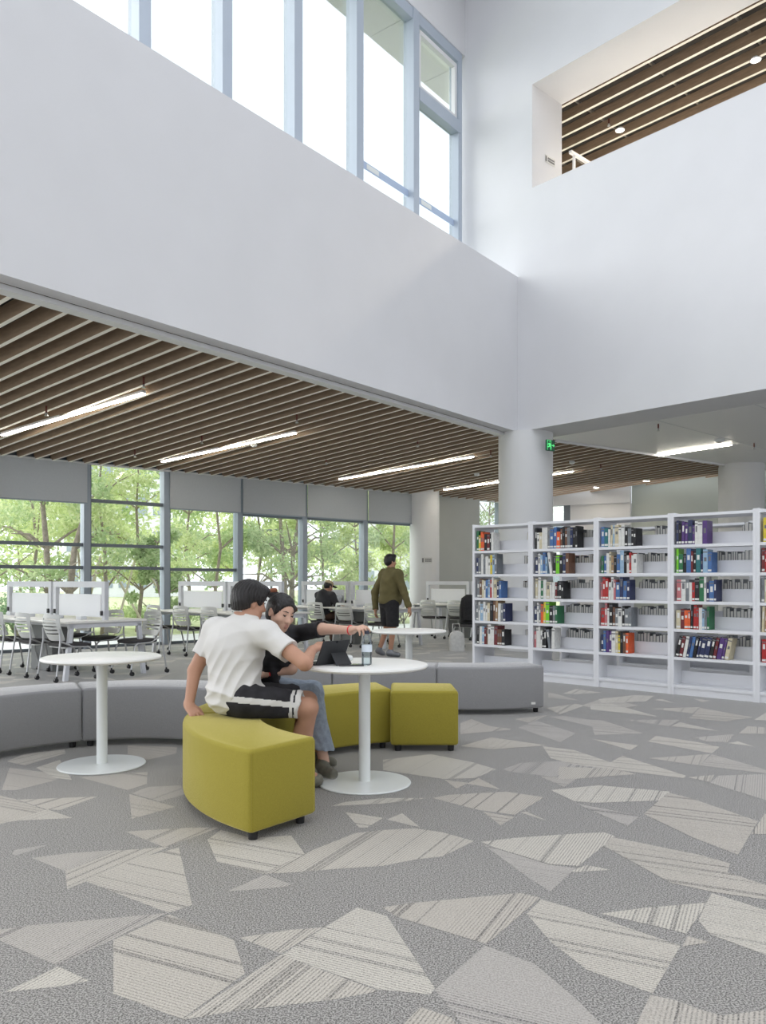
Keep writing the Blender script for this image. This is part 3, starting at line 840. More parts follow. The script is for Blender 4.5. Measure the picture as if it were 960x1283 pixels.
for k, (fam, pl) in enumerate(shards):
    ar = sum(pl[i].x * pl[(i + 1) % len(pl)].y - pl[(i + 1) % len(pl)].x * pl[i].y for i in range(len(pl)))
    if ar < 0: pl = pl[::-1]
    n = len(v)
    z = 0.0003 + 0.000012 * k if k < len(SH) else 0.0003 + 0.00001 * (k % 60)
    across = G2 if fam == 0 else G1
    for p in pl:
        v.append((p.x, p.y, z)); uvs.append((p.dot(across) + (k % 41) * 1.37, p.dot(G1 if fam == 0 else G2)))
    f.append(list(range(n, n + len(pl))))
me = bpy.data.meshes.new('carpet_pattern'); me.from_pydata(v, [], f)
ul = me.uv_layers.new(name='UVMap')
for lp in me.loops: ul.data[lp.index].uv = uvs[lp.vertex_index]
tl = me.uv_layers.new(name='Tone')
for k, pg in enumerate(me.polygons):
    tv = random.Random(k * 7 + 3).random()
    for li in pg.loop_indices: tl.data[li].uv = (tv, 0.5)
me.materials.append(M['carpet_pale'])
cp = bpy.data.objects.new('carpet_pattern', me); COL.objects.link(cp); cp.parent = floor
tag(cp, 'pale striped shards woven into the carpet', kind='stuff')

# ================================================================== FURNITURE
# ------------------------------------------------------------------ modular benches
def bevel_prism(poly, z0, z1, w, seg=3):
    mb = MB().prism(poly, z0, z1)
    me = bpy.data.meshes.new('t'); me.from_pydata(mb.v, [], mb.f)
    bm = bmesh.new(); bm.from_mesh(me); bpy.data.meshes.remove(me)
    es = [e for e in bm.edges if len(e.link_faces) == 2 and e.calc_face_angle() > math.radians(35)]
    bmesh.ops.bevel(bm, geom=es, offset=w, segments=seg, profile=0.5, affect='EDGES', clamp_overlap=True)
    out = bpy.data.meshes.new('cushion'); bm.to_mesh(out); bm.free()
    out.polygons.foreach_set('use_smooth', [True] * len(out.polygons))
    out.set_sharp_from_angle(angle=math.radians(50))
    return out

def bench(outline, feet, m, label, group, zt=0.445):
    c = sum(outline, V2(0, 0)) / len(outline)
    root = empty('bench_segment', (c.x, c.y, 0))
    tag(root, label, 'bench', group)
    me = bevel_prism([((p - c).x, (p - c).y) for p in outline], 0.045, zt, 0.022)
    me.materials.append(m)
    o = bpy.data.objects.new('cushion', me); COL.objects.link(o); o.parent = root
    for q in feet:
        q = q - c
        MB().lathe([(0.022, 0.0), (0.026, 0.05)], 14, (q.x, q.y, 0)).build('foot', M['black'], root, 40)
    n_o = len(outline)
    for i, q in enumerate(outline):      # stitched seam on the vertical corners
        e1, e2 = (outline[i - 1] - q).normalized(), (outline[(i + 1) % n_o] - q).normalized()
        if e1.dot(e2) > -0.6:
            p_ = q + (e1 + e2).normalized() * 0.0095 - c
            MB().tube([(p_.x, p_.y, 0.06), (p_.x, p_.y, zt - 0.02)], 0.0035, 6).build('seam', m, root, 60)
    return root
def arc_bench(c, r0, r1, a0, a1, m, label, group, n=20):
    a0, a1 = math.radians(a0), math.radians(a1)
    g = 0.004 / r0
    aa = [a0 + g + (a1 - a0 - 2 * g) * k / n for k in range(n + 1)] if a1 > a0 else [a0 - g + (a1 - a0 + 2 * g) * k / n for k in range(n + 1)]
    out = [c + V2(math.cos(a), math.sin(a)) * r1 for a in aa] + [c + V2(math.cos(a), math.sin(a)) * r0 for a in aa[::-1]]
    e = 0.06
    s = 1 if a1 > a0 else -1
    feet = [c + V2(math.cos(a), math.sin(a)) * r for a, r in ((a0 + s * e / r1, r1 - e), (a1 - s * e / r1, r1 - e), (a0 + s * e / r0, r0 + e), (a1 - s * e / r0, r0 + e))]
    return bench(out, feet, m, label, group)
RC = V2(0.335, 4.99)
arc_bench(RC, 1.09, 1.54, 231.5, 184.5, M['yellow'], 'nearest lime green bench segment, the man in white sits on it', 'lime green bench segments')
arc_bench(RC, 1.09, 1.54, 184.5, 147, M['yellow'], 'lime green bench segment hidden behind the seated couple', 'lime green bench segments')
arc_bench(RC, 1.00, 1.44, 147, 105.2, M['yellow'], 'curved lime green bench segment behind the round table', 'lime green bench segments')
y0 = 5.84
pf = [V2(0.055, y0), V2(0.553, y0), V2(0.545, y0 + 0.46), V2(0.065, y0 + 0.50)]
bench(pf, [V2(0.11, y0 + .05), V2(0.50, y0 + .05), V2(0.11, y0 + .42), V2(0.49, y0 + .42)], M['yellow'], 'square lime green pouf at the right end of the green bench', 'lime green bench segments')
LC = V2(-1.79, 5.03)
gl = 'grey bench segments'
arc_bench(LC, 1.06, 1.5, 161, 116, M['grey_fabric'], 'grey curved bench segment cut by the left picture edge', gl)
arc_bench(LC, 1.06, 1.5, 116, 62, M['grey_fabric'], 'grey curved bench segment behind the left round table', gl)
# serpentine grey bench on the right (first one bulges toward the viewer, the next ones away)
def chord_bench(a, b, sag, depth, label):
    a, b = V2(*a), V2(*b); d = (b - a); L = d.length; d.normalize(); n = V2(-d.y, d.x)
    if n.y < 0: n = -n
    N_ = 14; fr, bk = [], []
    for k in range(N_ + 1):
        t = k / N_; bow = -4 * sag * t * (1 - t)
        fr.append(a + d * (L * t) + n * bow); 
        tt = (t - 0.5) * (1 - sag * 1.6) + 0.5
        bk.append(a + d * (L * tt) + n * (depth + bow * 0.75))
    feet = [fr[1] + n * 0.06, fr[-2] + n * 0.06, bk[1] - n * 0.06, bk[-2] - n * 0.06]
    return bench(fr + bk[::-1], feet, M['grey_fabric'], label, gl)
chord_bench((0.505, 7.48), (1.535, 7.60), 0.10, 0.43, 'grey bench segment with free end before the bookcases')
chord_bench((-0.47, 7.45), (0.497, 7.475), -0.09, 0.43, 'grey bench segment between the round table and its free end piece')
chord_bench((-1.32, 7.15), (-0.478, 7.445), -0.08, 0.43, 'grey bench segment mostly hidden behind the seated woman')
r = MB().box(0, 0.04, -0.002, 0.0, 0, 0.022)
lb = r.build('maker_label', M['sticker'], None)
bs = [o for o in COL.objects if o.get('label', '').startswith('grey bench segment with free')][0]
q = Vector((1.40, 7.535, 0.085)); lb.parent = bs; lb.location = Vector((q.x, q.y, q.z)) - bs.location

# ------------------------------------------------------------------ round pedestal tables
def round_table(x, y, label):
    root = empty('round_table', (x, y, 0)); tag(root, label, 'table', 'white round pedestal tables')
    MB().lathe([(0.36, 0.712), (0.385, 0.718), (0.391, 0.727), (0.388, 0.737), (0.382, 0.74)], 64).build('tabletop', M['table_top'], root, 45)
    MB().lathe([(0.036, 0.012), (0.036, 0.712)], 28).build('pedestal', M['white_lacquer'], root, 40)
    MB().lathe([(0.286, 0.001), (0.288, 0.006), (0.284, 0.011), (0.06, 0.014), (0.036, 0.015)], 64).build('base_plate', M['white_lacquer'], root, 40)
    MB().lathe([(0.09, 0.70), (0.09, 0.7125)], 24).build('mounting_disc', M['steel'], root, 40)
round_table(-1.909, 5.42, 'white round table standing alone in front of the grey bench')
round_table(-0.114, 4.94, 'white round table with tablet and bottle by the couple')
round_table(0.27, 8.30, 'white round table behind the grey bench, before the walking person')

# ------------------------------------------------------------------ bookcases
BP0, BU = V2(1.193, 10.65), V2(0.736, -0.677).normalized()
BN = V2(-BU.y, BU.x)                 # away from the viewer
BW, BD = 0.9, 0.46
SHZ = [0.11, 0.415, 0.725, 1.03, 1.34, 1.65]
def bookcase_parts(root):
    w = BW
    for x in (0.0, w - 0.035):
        MB().box(x, x + 0.034, 0, BD, 0, 2.0).build('side_panel', M['shelf'], root)
    MB().box(0.034, w - 0.034, 0.0, BD, 1.955, 1.985).build('top_panel', M['shelf'], root)
    MB().box(0.034, w - 0.034, 0.015, BD - 0.015, 0.0, SHZ[0] - 0.03).build('plinth', M['shelf'], root)
    for i, z in enumerate(SHZ):
        m = MB().box(0.034, w - 0.034, 0.004, 0.215, z - 0.022, z); m.box(0.034, w - 0.034, 0.004, 0.012, z - 0.032, z - 0.022)
        m.build('shelf_board', M['shelf'], root)
        m = MB().box(0.034, w - 0.034, BD - 0.215, BD - 0.004, z - 0.022, z)
        m.build('shelf_board', M['shelf'], root)
        hgt = 0.135
        x0 = 0.034
        MB().box(x0, w - 0.034, 0.216, 0.219, z - 0.022, z + hgt).build('back_stop', M['shelf'], root)
        MB().box(x0, w - 0.034, BD - 0.219, BD - 0.216, z - 0.022, z + hgt).build('back_stop', M['shelf'], root)
names = ['leftmost white bookcase bay, just right of the reading area', 'second white bookcase bay from the left, under the big column', 'third white bookcase bay from the left, middle of the row',
         'fourth white bookcase bay, nearest full one at right', 'rightmost white bookcase bay cut by the picture edge']
rz_b = math.atan2(BU.y, BU.x)
proto = None
bay_roots = []
for b in range(6):
    p = BP0 + BU * (BW * b)
    if proto is None:
        proto = empty('bookcase', (p.x, p.y, 0), rz_b); bookcase_parts(proto); rt = proto
    else:
        rt = copy_tree(proto); rt.location = (p.x, p.y, 0)
    if b == 5:
        for ch in list(rt.children): bpy.data.objects.remove(ch)
        bpy.data.objects.remove(rt); continue
    tag(rt, names[b], 'bookcase', 'white double sided bookcases in the front row')
    bay_roots.append(rt)
for b in range(5):      # second row behind
    p = BP0 + BU * (BW * b + 0.3) + BN * 1.75
    rt = copy_tree(proto); rt.location = (p.x, p.y, 0)
    tag(rt, 'bookcase of the rear row glimpsed through ' + ('the leftmost', 'the second', 'the third', 'the fourth', 'the rightmost')[b] + ' front bay', 'bookcase', 'bookcases in the rear row')

# ------------------------------------------------------------------ books
BC = {'black': (22, 22, 26), 'dark blue': (38, 48, 88), 'blue': (70, 110, 165), 'pale blue': (150, 180, 205), 'white': (222, 222, 218), 'cream': (205, 195, 165), 'grey': (120, 125, 130),
      'red': (175, 40, 38), 'dark red': (110, 35, 40), 'orange': (225, 95, 45), 'yellow': (215, 195, 60), 'lime green': (120, 205, 40), 'green': (40, 110, 70), 'teal': (40, 110, 115),
      'purple': (85, 55, 120), 'brown': (110, 75, 55), 'tan': (165, 135, 100), 'pink': (190, 110, 115)}
BM = {k: mat('book_' + k.replace(' ', '_'), srgb(*c), 0.5, var=0.12, vscale=25) for k, c in BC.items()}
FRONT = {  # bay: rows from top to bottom
 0: [['green','yellow','orange','orange','black','dark red','black','white'], ['dark blue','grey','white','grey','white','white','yellow','pale blue','grey'], ['grey','brown','cream','white','blue','pale blue','red','white','cream','dark blue','blue'],
     ['grey','white','pale blue','white','white','cream','black','brown','tan','white','grey','dark blue'], ['black','white','pale blue','dark red','brown','white','white','dark red','brown','brown','black']],
 1: [['black','white','cream','white','white','grey','blue','blue','orange','brown','black','brown','grey','dark blue','black','black'], ['dark blue','white','pale blue','blue','pale blue','white','black','lime green','black','dark blue','brown'],
     ['cream','white','green','white','cream','white','white','dark red','black','black','black'], ['dark blue','white','grey','orange','yellow','lime green','black','grey','green'], ['pink','white','white','white','black','black','grey','white']],
 2: [['blue','teal','white','cream','pale blue','cream','white','white','black','grey','black','black'], ['green','blue','white','cream','tan','black','blue','pale blue','black','white','red','white','white'],
     ['pink','red','red','white','white','pink','blue','dark blue','blue','dark blue'], ['red','pink','white','black','brown','grey','white','black','grey','grey'], ['dark blue','blue','purple','purple','white','cream','yellow','black','brown','orange']],
 3: [['dark blue','black','purple','purple','dark blue','purple','white','white','purple'], ['lime green','green','black','blue','dark red','black','teal','dark blue','pale blue','blue'],
     ['pink','white','grey','white','red','black','green','white','dark blue','blue','dark blue'], ['cream','dark red','orange','orange','black','red','red','white','pale blue','grey','green'],
     ['black','dark red','white','dark blue','blue','black','dark blue','dark blue','dark blue','black','dark red','purple','purple','cream']],
 4: [['yellow','blue','pale blue','white','grey','blue'], ['dark red','red','dark blue','blue','white'], ['grey','cream','black','white','blue'], ['cream','tan','orange','white'], ['red','pink','dark red','white','grey']],
}
ordn = ['first', 'second', 'third', 'fourth', 'fifth', 'sixth', 'seventh', 'eighth', 'ninth', 'tenth', 'eleventh', 'twelfth', 'thirteenth', 'fourteenth', 'fifteenth', 'sixteenth', 'seventeenth', 'eighteenth', 'nineteenth', 'twentieth'] + ['%dth' % k for k in range(21, 60)]
bayn = ['leftmost', 'second', 'third', 'fourth', 'rightmost']
rown = ['top', 'second', 'third', 'fourth', 'fifth']
rb = random.Random(5)
mesh_cache = {}
def book_mesh(col, w, d, h, sticker=True):
    key = (col, round(w, 3), round(d, 2), round(h, 2), sticker)
    if key in mesh_cache: return mesh_cache[key]
    m = MB()
    t = 0.0025
    m.box(0, t, 0, d, 0, h); m.box(w - t, w, 0, d, 0, h); m.box(t, w - t, 0, t, 0, h)
    m.box(t, w - t, t, d - 0.004, 0.003, h - 0.004, 1)
    if sticker:
        rr = random.Random(hash(key) if False else int(w * 1e4 + h * 1e5 + d * 1e3 + len(col) * 77))
        if rr.random() < 0.75: m.box(0.002, w - 0.002, -0.0006, 0.0, 0.012, 0.034, 2)
        z0 = h * rr.uniform(0.45, 0.6); m.box(w * 0.22, w * 0.78, -0.0006, 0.0, z0, z0 + h * rr.uniform(0.12, 0.28), 2 if rr.random() < 0.6 else 3)
        if rr.random() < 0.5: m.box(0.0, w, -0.0006, 0.0, h * 0.86, h * 0.91, 3)
    me = m.mesh('book', [BM[col], M['pages'], M['sticker'], M['mark']])
    mesh_cache[key] = me
    return me
def put_book(col, w, d, h, root, x, y, z, label, group, rot=0.0, tilt=0.0, sticker=True):
    o = bpy.data.objects.new('book', book_mesh(col, w, d, h, sticker)); COL.objects.link(o)
    mw = Matrix.Translation(root.location) @ Matrix.Rotation(rz_b, 4, 'Z') @ Matrix.Translation((x, y, z)) @ Matrix.Rotation(rot, 4, 'Z') @ Matrix.Rotation(tilt, 4, 'Y')
    o.matrix_world = mw
    tag(o, label, 'book', group)
    return o
n_front = 0
for b, rows in FRONT.items():
    for ri, row in enumerate(rows):
        z = SHZ[5 - ri]
        x = 0.045 + rb.uniform(0.0, 0.02)
        lean = (b, ri) == (3, 4)
        for k, col in enumerate(row):
            w = rb.choice([0.024, 0.03, 0.034, 0.04, 0.048]); h = rb.choice([0.205, 0.22, 0.235, 0.25, 0.265]); d = rb.choice([0.15, 0.16, 0.17])
            if lean: h = 0.23
            tl = math.radians(11) if lean else (math.radians(rb.choice([0, 0, 0, 0, 0, 1.5])))
            if (b, ri, k) in ((1, 1, 5), (1, 4, 6)): tl = math.radians(-8)
            dx = 0.0
            if tl < 0: dx = h * math.sin(-tl)
            put_book(col, w, d, h, bay_roots[b], x + dx, 0.012 + rb.uniform(0, 0.008), z + (w * math.sin(tl) if tl > 0 else 0.0) + 0.0005,
                     '%s book, %s from the left on the %s shelf of the %s bookcase' % (col, ordn[k], rown[ri], bayn[b]), 'books on the front shelves', tilt=tl)
            x += w / math.cos(tl) + 0.0015 + dx + (0.004 if tl else 0)
            n_front += 1
# books on the far side, page edges toward the viewer
stuff = MB()
cand = []
PAG = ['grey', 'cream', 'white', 'black', 'grey', 'tan', 'brown', 'dark blue', 'red', 'white', 'grey']
for b in range(5):
    for ri in range(5):
        z = SHZ[5 - ri]
        start = {0: 0.60, 1: 0.30, 2: 0.36, 3: 0.42, 4: 0.3}[b]
        if ri == 0: start = {0: 0.66, 1: 0.42, 2: 0.56, 3: 0.62, 4: 0.4}[b]
        if b == 3 and ri == 1: start = 0.30
        x = start + rb.uniform(0, 0.06); k = 0
        while x < BW - 0.085:
            w = rb.choice([0.022, 0.026, 0.03, 0.034, 0.04]); h = rb.choice([0.20, 0.21, 0.22, 0.23, 0.24])
            cand.append((b, ri, k, x, w, h, z, rb.choice(PAG))); x += w + 0.002; k += 1
n_free = 298 - n_front
for i, (b, ri, k, x, w, h, z, col) in enumerate(cand):
    if i < n_free:
        put_book(col, w, 0.16, h, bay_roots[b], x + w, BD - 0.012, z + 0.0005,
                 '%s book facing away, %s one on the %s shelf of the %s bookcase' % (col, ordn[k], rown[ri], bayn[b]), 'books facing away on the rear shelves', rot=math.pi, sticker=False)
    else:
        mw = Matrix.Translation(bay_roots[b].location) @ Matrix.Rotation(rz_b, 4, 'Z') @ Matrix.Translation((x + w, BD - 0.012, z + 0.0005)) @ Matrix.Rotation(math.pi, 4, 'Z')
        t = 0.0025; m = MB(); d = 0.16
        m.box(0, t, 0, d, 0, h); m.box(w - t, w, 0, d, 0, h); m.box(t, w - t, 0, t, 0, h)
        m.box(t, w - t, t, d - 0.004, 0.003, h - 0.004, 1)
        stuff.add([mw @ Vector(q) for q in m.v], m.f); stuff.m[-len(m.f):] = m.m
so = stuff.build('far_side_books', [BM['grey'], M['pages']])
tag(so, 'rows of grey books facing away on the rear shelves', 'books', kind='stuff')

# ------------------------------------------------------------------ mobile chairs with slotted backs
def chair_backrest():
    W_, H_ = 0.44, 0.34
    us_ = [0, .06, .12, .25, .4, .5, .6, .75, .88, .94, 1]
    vs_ = [0, .05, .24] + sum([[.24 + .132 * k + .055, .24 + .132 * k + .132] for k in range(5)], []) + [.95, 1.0]
    vs_ = [0, .06, .22, .285, .36, .425, .50, .565, .64, .705, .78, .845, .93, 1.0]
    slot_rows = (2, 4, 6, 8, 10)
    m = MB(); vv = []
    for v_ in vs_:
        for u_ in us_:
            wv = W_ * (0.90 + 0.10 * math.sin(math.pi * min(1, v_ * 0.9 + 0.1)))
            if v_ > 0.95: wv *= 0.93
            if v_ < 0.03: wv *= 0.94
            x = (u_ - 0.5) * wv
            y = -0.215 - 0.075 * v_ + 0.055 * (2 * abs(u_ - 0.5)) ** 2 - 0.03 * math.sin(math.pi * v_)
            z = 0.50 + H_ * v_ - 0.012 * (2 * abs(u_ - 0.5)) ** 2 * (1 if v_ > 0.5 else -0.6)
            vv.append((x, y, z))
    n = len(us_); fs_ = []
    for j in range(len(vs_) - 1):
        for i in range(n - 1):
            if j in slot_rows and 2 <= i <= n - 4: continue
            fs_.append((j * n + i, j * n + i + 1, (j + 1) * n + i + 1, (j + 1) * n + i))
    # solid shell: duplicate toward -y with side walls by extrusion
    bm = bmesh.new(); bv = [bm.verts.new(p) for p in vv]
    for f_ in fs_: bm.faces.new([bv[i] for i in f_])
    bm.normal_update()
    bmesh.ops.solidify(bm, geom=bm.faces[:], thickness=0.012)
    me = bpy.data.meshes.new('backrest'); bm.to_mesh(me); bm.free()
    me.polygons.foreach_set('use_smooth', [True] * len(me.polygons)); me.set_sharp_from_angle(angle=math.radians(45))
    me.materials.append(M['chair_plastic'])
    return me
def make_chair():
    root = empty('mobile_chair')
    o = bpy.data.objects.new('backrest', chair_backrest()); COL.objects.link(o); o.parent = root
    m = MB()
    rings = []
    for z, k in ((0.425, 0.03), (0.43, 0.006), (0.45, 0.0), (0.466, 0.008), (0.472, 0.035)):
        ring = []
        for q in range(24):
            a = 2 * math.pi * q / 24; ca, sa = math.cos(a), math.sin(a)
            rx, ry = 0.225 - k, 0.215 - k
            x = rx * math.copysign(abs(ca) ** 0.45, ca); y = ry * math.copysign(abs(sa) ** 0.45, sa)
            ring.append((x, y + 0.01, z - (0.012 * max(0, y) ** 2 / 0.04)))
        rings += ring
    fs_ = [tuple(range(23, -1, -1)), tuple(96 + k for k in range(24))]
    for l in range(4):
        for q in range(24):
            q2 = (q + 1) % 24; fs_.append((l * 24 + q, l * 24 + q2, l * 24 + 24 + q2, l * 24 + 24 + q))
    m.add(rings, fs_).build('seat', M['seat_dark'], root, 45)
    MB().box(-0.19, 0.19, -0.16, 0.17, 0.408, 0.426).build('seat_frame', M['chair_plastic'], root)
    for s in (-1, 1):
        MB().tube([(s * 0.205, -0.235, 0.66), (s * 0.212, -0.225, 0.52), (s * 0.225, -0.255, 0.30), (s * 0.238, -0.285, 0.075)], 0.0125, 8).build('leg', M['chair_tube'], root, 40)
        MB().tube([(s * 0.212, -0.225, 0.50), (s * 0.21, -0.05, 0.425), (s * 0.205, 0.14, 0.42), (s * 0.215, 0.19, 0.38), (s * 0.235, 0.255, 0.075)], 0.0125, 8).build('leg', M['chair_tube'], root, 40)
        for y in (-0.285, 0.255):
            c = MB()
            c.tube([(s * 0.238 - 0.018, y - 0.012, 0.027), (s * 0.238 - 0.004, y - 0.012, 0.027)], 0.027, 14)
            c.tube([(s * 0.238 + 0.004, y - 0.012, 0.027), (s * 0.238 + 0.018, y - 0.012, 0.027)], 0.027, 14)
            c.tube([(s * 0.238, y, 0.085), (s * 0.238, y - 0.004, 0.04)], 0.011, 8)
            c.build('caster', M['black'], root, 40)
    return root
chair0 = make_chair(); chair_used = [False]
R50 = math.radians(50)
DT, DWd = V2(-math.sin(R50), math.cos(R50)), V2(math.cos(R50), math.sin(R50))
def place_chair(E, lx, ly, rz, label):
    p = E + DT * ly + DWd * lx
    o = copy_tree(chair0) if chair_used[0] else chair0
    chair_used[0] = True
    o.location = (p.x, p.y, 0); o.rotation_euler = (0, 0, rz)
    tag(o, label, 'chair', 'grey mobile chairs with slotted backs')
    return o
FACE = math.radians(-40); FACE_B = math.radians(140)

# ------------------------------------------------------------------ long study tables with screens
def study_table(E, L, label):
    root = empty('study_table', (E.x, E.y, 0), R50); tag(root, label, 'table', 'long study tables with dividing screens')
    hw = 0.58
    MB().cbox(-hw, hw, 0.0, L, 0.712, 0.742, 0.005).build('tabletop', M['table_top'], root)
    for y in (0.05, L - 0.05):
        for s in (-1, 1):
            m = MB()
            a, b = (s * (hw - 0.10), y, 0.69), (s * (hw - 0.02), y, 0.0)
            v_ = []
            for (x, yy, z) in (a, b):
                for dx, dy in ((-0.028, -0.025), (0.028, -0.025), (0.028, 0.025), (-0.028, 0.025)): v_.append((x + dx, yy + dy, z))
            m.add(v_, [(0, 1, 2, 3), (7, 6, 5, 4), (0, 4, 5, 1), (1, 5, 6, 2), (2, 6, 7, 3), (3, 7, 4, 0)])
            m.build('leg', M['screen_frame'], root)
        MB().box(-hw + 0.06, hw - 0.06, y - 0.025, y + 0.025, 0.652, 0.711).build('end_rail', M['screen_frame'], root)
    for s in (-1, 1):
        MB().box(s * 0.42 - 0.015, s * 0.42 + 0.015, 0.08, L - 0.08, 0.665, 0.711).build('long_rail', M['screen_frame'], root)
    MB().cbox(-0.16, 0.16, 1.15, 1.75, 0.002, 0.66, 0.006).build('pedestal_cabinet', M['cabinet'], root)
    hb = L / 2
    for k in range(2):
        y0_, y1_ = k * hb + 0.03, (k + 1) * hb - 0.03
        fr_ = MB()
        fr_.box(-0.03, 0.03, y0_, y0_ + 0.075, 0.743, 1.245); fr_.box(-0.03, 0.03, y1_ - 0.075, y1_, 0.743, 1.245); fr_.box(-0.03, 0.03, y0_ + 0.075, y1_ - 0.075, 1.165, 1.245)
        f_ = fr_.build('screen_frame', M['screen_frame'], root)
        MB().cbox(-0.012, 0.012, y0_ + 0.13, y1_ - 0.13, 0.775, 1.075, 0.004).build('screen_panel', M['screen_white'], f_)
        for yy in (y0_ + 0.06, y1_ - 0.06):
            MB().box(-0.055, -0.0305, yy - 0.015, yy + 0.015, 0.80, 0.86).build('bracket', M['black'], f_)
        for yy in (y0_ + 0.35, y0_ + 0.95):
            MB().cbox(-0.16, -0.08, yy, yy + 0.14, 0.7425, 0.785, 0.004).build('socket_box', M['screen_frame'], root)
    return root
E1 = V2(-3.57, 10.36)
E2, E3 = E1 + DWd * 3.1, E1 + DWd * 6.2
E4 = V2(2.9, 16.8)
study_table(E1, 2.8, 'long study table with screens at the far left')
study_table(E2, 2.8, 'long study table with screens behind the man in white')
study_table(E3, 2.8, 'long study table with screens where the reader sits')
study_table(E4, 2.5, 'long study table with screens beside the bookcases')
cl = [(E1, -0.42, 0.22, FACE, 'grey slotted chair with its back to us, nearest the left round table'),
      (E1, -0.42, 0.98, FACE, 'grey slotted chair, second in the row at the far left table'),
      (E1, -0.40, 1.78, FACE, 'grey slotted chair cut by the left picture edge'),
      (E1, 0.52, 0.12, FACE_B, 'chair turned to us at the near right corner of the left study table'),
      (E1, 0.46, 0.95, FACE_B, 'chair turned to us, second along the far side of left study table'),
      (E1, 0.46, 1.75, FACE_B, 'chair turned to us, deepest on the far side of left study table'),
      (E2, -0.42, 0.30, FACE, 'grey slotted chair hidden behind the head of the man'),
      (E2, -0.42, 1.08, FACE, 'grey slotted chair just left of the man in white'),
      (E2, -0.42, 1.84, FACE, 'grey slotted chair, middle of the row behind the left round table'),
      (E2, -0.42, 2.62, FACE, 'grey slotted chair by the window mullion behind the left tables'),
      (E2, 0.46, 0.9, FACE_B, 'chair facing us on the far side behind the man'),
      (E2, 0.46, 1.9, FACE_B, 'chair facing us, deeper on the far side behind the man'),
      (E3, -0.42, 0.236, FACE, 'grey slotted chair beside the walking person'),
      (E3, -0.42, 0.98, FACE, 'grey slotted chair above the outstretched arm, right of the reader'),
      (E3, -0.42, 1.74, FACE, 'grey slotted chair in which the reader sits'),
      (E3, 0.46, 0.8, FACE_B, 'chair facing us behind the walking person'),
      (E4, -0.42, 0.55, FACE, 'grey slotted chair beside the backpack and bookcase'),
      (E4, -0.42, 1.22, FACE, 'grey slotted chair right of the walking person, near the far column'),
      (E4, -0.42, 1.95, FACE, 'grey slotted chair just behind the hand of the walking person')]
for c in cl: place_chair(*c)

# ================================================================== SMALL THINGS ON THE TABLES
TZ = 0.7405
# tablet in a folding stand case (its back toward the viewer)
q = V2(-0.325, 4.86)
tb = empty('tablet', (q.x, q.y, TZ), math.radians(42))
tag(tb, 'black tablet in a folding keyboard case propped on the round table', 'tablet')
def slab(x0, x1, h, t, tilt, shear=0.0):
    v_ = []
    for zz in (0.0, h):
        for yy in (0.0, t):
            for xx in (x0, x1):
                v_.append((xx + shear * zz, yy + zz * math.sin(tilt), zz * math.cos(tilt) + 0.004))
    return v_
FS = [(0, 1, 3, 2), (4, 6, 7, 5), (0, 4, 5, 1), (2, 3, 7, 6), (0, 2, 6, 4), (1, 5, 7, 3)]
TT = math.radians(-27)
MB().add(slab(-0.10, 0.10, 0.165, 0.010, TT), FS).build('case_back', M['tablet'], tb)
MB().add([(x, y + 0.0105, z) for x, y, z in slab(-0.095, 0.095, 0.158, 0.002, TT)], FS).build('display', M['screen_glow'], tb)
MB().add([(-0.02, -0.036, 0.075), (0.098, -0.036, 0.075), (0.098, -0.095, 0.003), (-0.02, -0.095, 0.003), (-0.02, -0.032, 0.078), (0.098, -0.032, 0.078), (0.098, -0.089, 0.001), (-0.02, -0.089, 0.001)],
         [(0, 1, 2, 3), (7, 6, 5, 4), (0, 4, 5, 1), (1, 5, 6, 2), (2, 6, 7, 3), (3, 7, 4, 0)]).build('kickstand', M['tablet'], tb)
MB().cbox(-0.10, 0.10, 0.015, 0.165, 0.0005, 0.008, 0.002).build('keyboard', M['tablet'], tb)
cm_ = MB(); cm_.tube([(0.0, -0.070, 0.1425), (0.0, -0.0725, 0.1415)], 0.006, 10); cm_.build('camera_lens', M['phone'], tb)

# phone lying flat
q = P(433, 834.5, 4.82)
ph = empty('smartphone', (-0.19, 4.80, TZ), math.radians(4)); tag(ph, 'black phone lying flat beside the bottle', 'phone')
MB().cbox(-0.075, 0.075, -0.035, 0.035, 0.0005, 0.009, 0.003).build('body', M['phone'], ph)
MB().box(-0.07, 0.07, -0.031, 0.031, 0.009, 0.0094).build('glass', M['phone'], ph)
# plastic bottle of water
bt = empty('water_bottle', (-0.098, 4.83, TZ)); tag(bt, 'clear plastic water bottle with dark cap held by the woman', 'bottle')
MB().lathe([(0.024, 0.001), (0.030, 0.006), (0.031, 0.05), (0.029, 0.06), (0.031, 0.07), (0.031, 0.13), (0.029, 0.15), (0.017, 0.178), (0.0125, 0.185), (0.0125, 0.20)], 24).build('body', M['clear'], bt, 50)
MB().lathe([(0.023, 0.004), (0.028, 0.008), (0.0285, 0.11), (0.0283, 0.118)], 24).build('water', M['water'], bt, 50)
MB().lathe([(0.0315, 0.082), (0.0318, 0.084), (0.0318, 0.122), (0.0315, 0.124)], 24).build('label_sleeve', M['bottle_label'], bt, 50)
MB().lathe([(0.0155, 0.19), (0.0155, 0.208), (0.0145, 0.21)], 18).build('cap', M['cap_dark'], bt, 50)
# white mouse-like charger behind the tablet
ms = empty('white_case', (-0.225, 5.07, TZ)); tag(ms, 'small rounded white case standing behind the tablet', 'case')
MB().lathe([(0.022, 0.001), (0.032, 0.008), (0.034, 0.02), (0.030, 0.033), (0.016, 0.040)], 24).build('body', M['white_lacquer'], ms, 60)
MB().lathe([(0.0345, 0.0185), (0.0345, 0.0205)], 24).build('lid_seam', M['soffit_grey'], ms, 60)
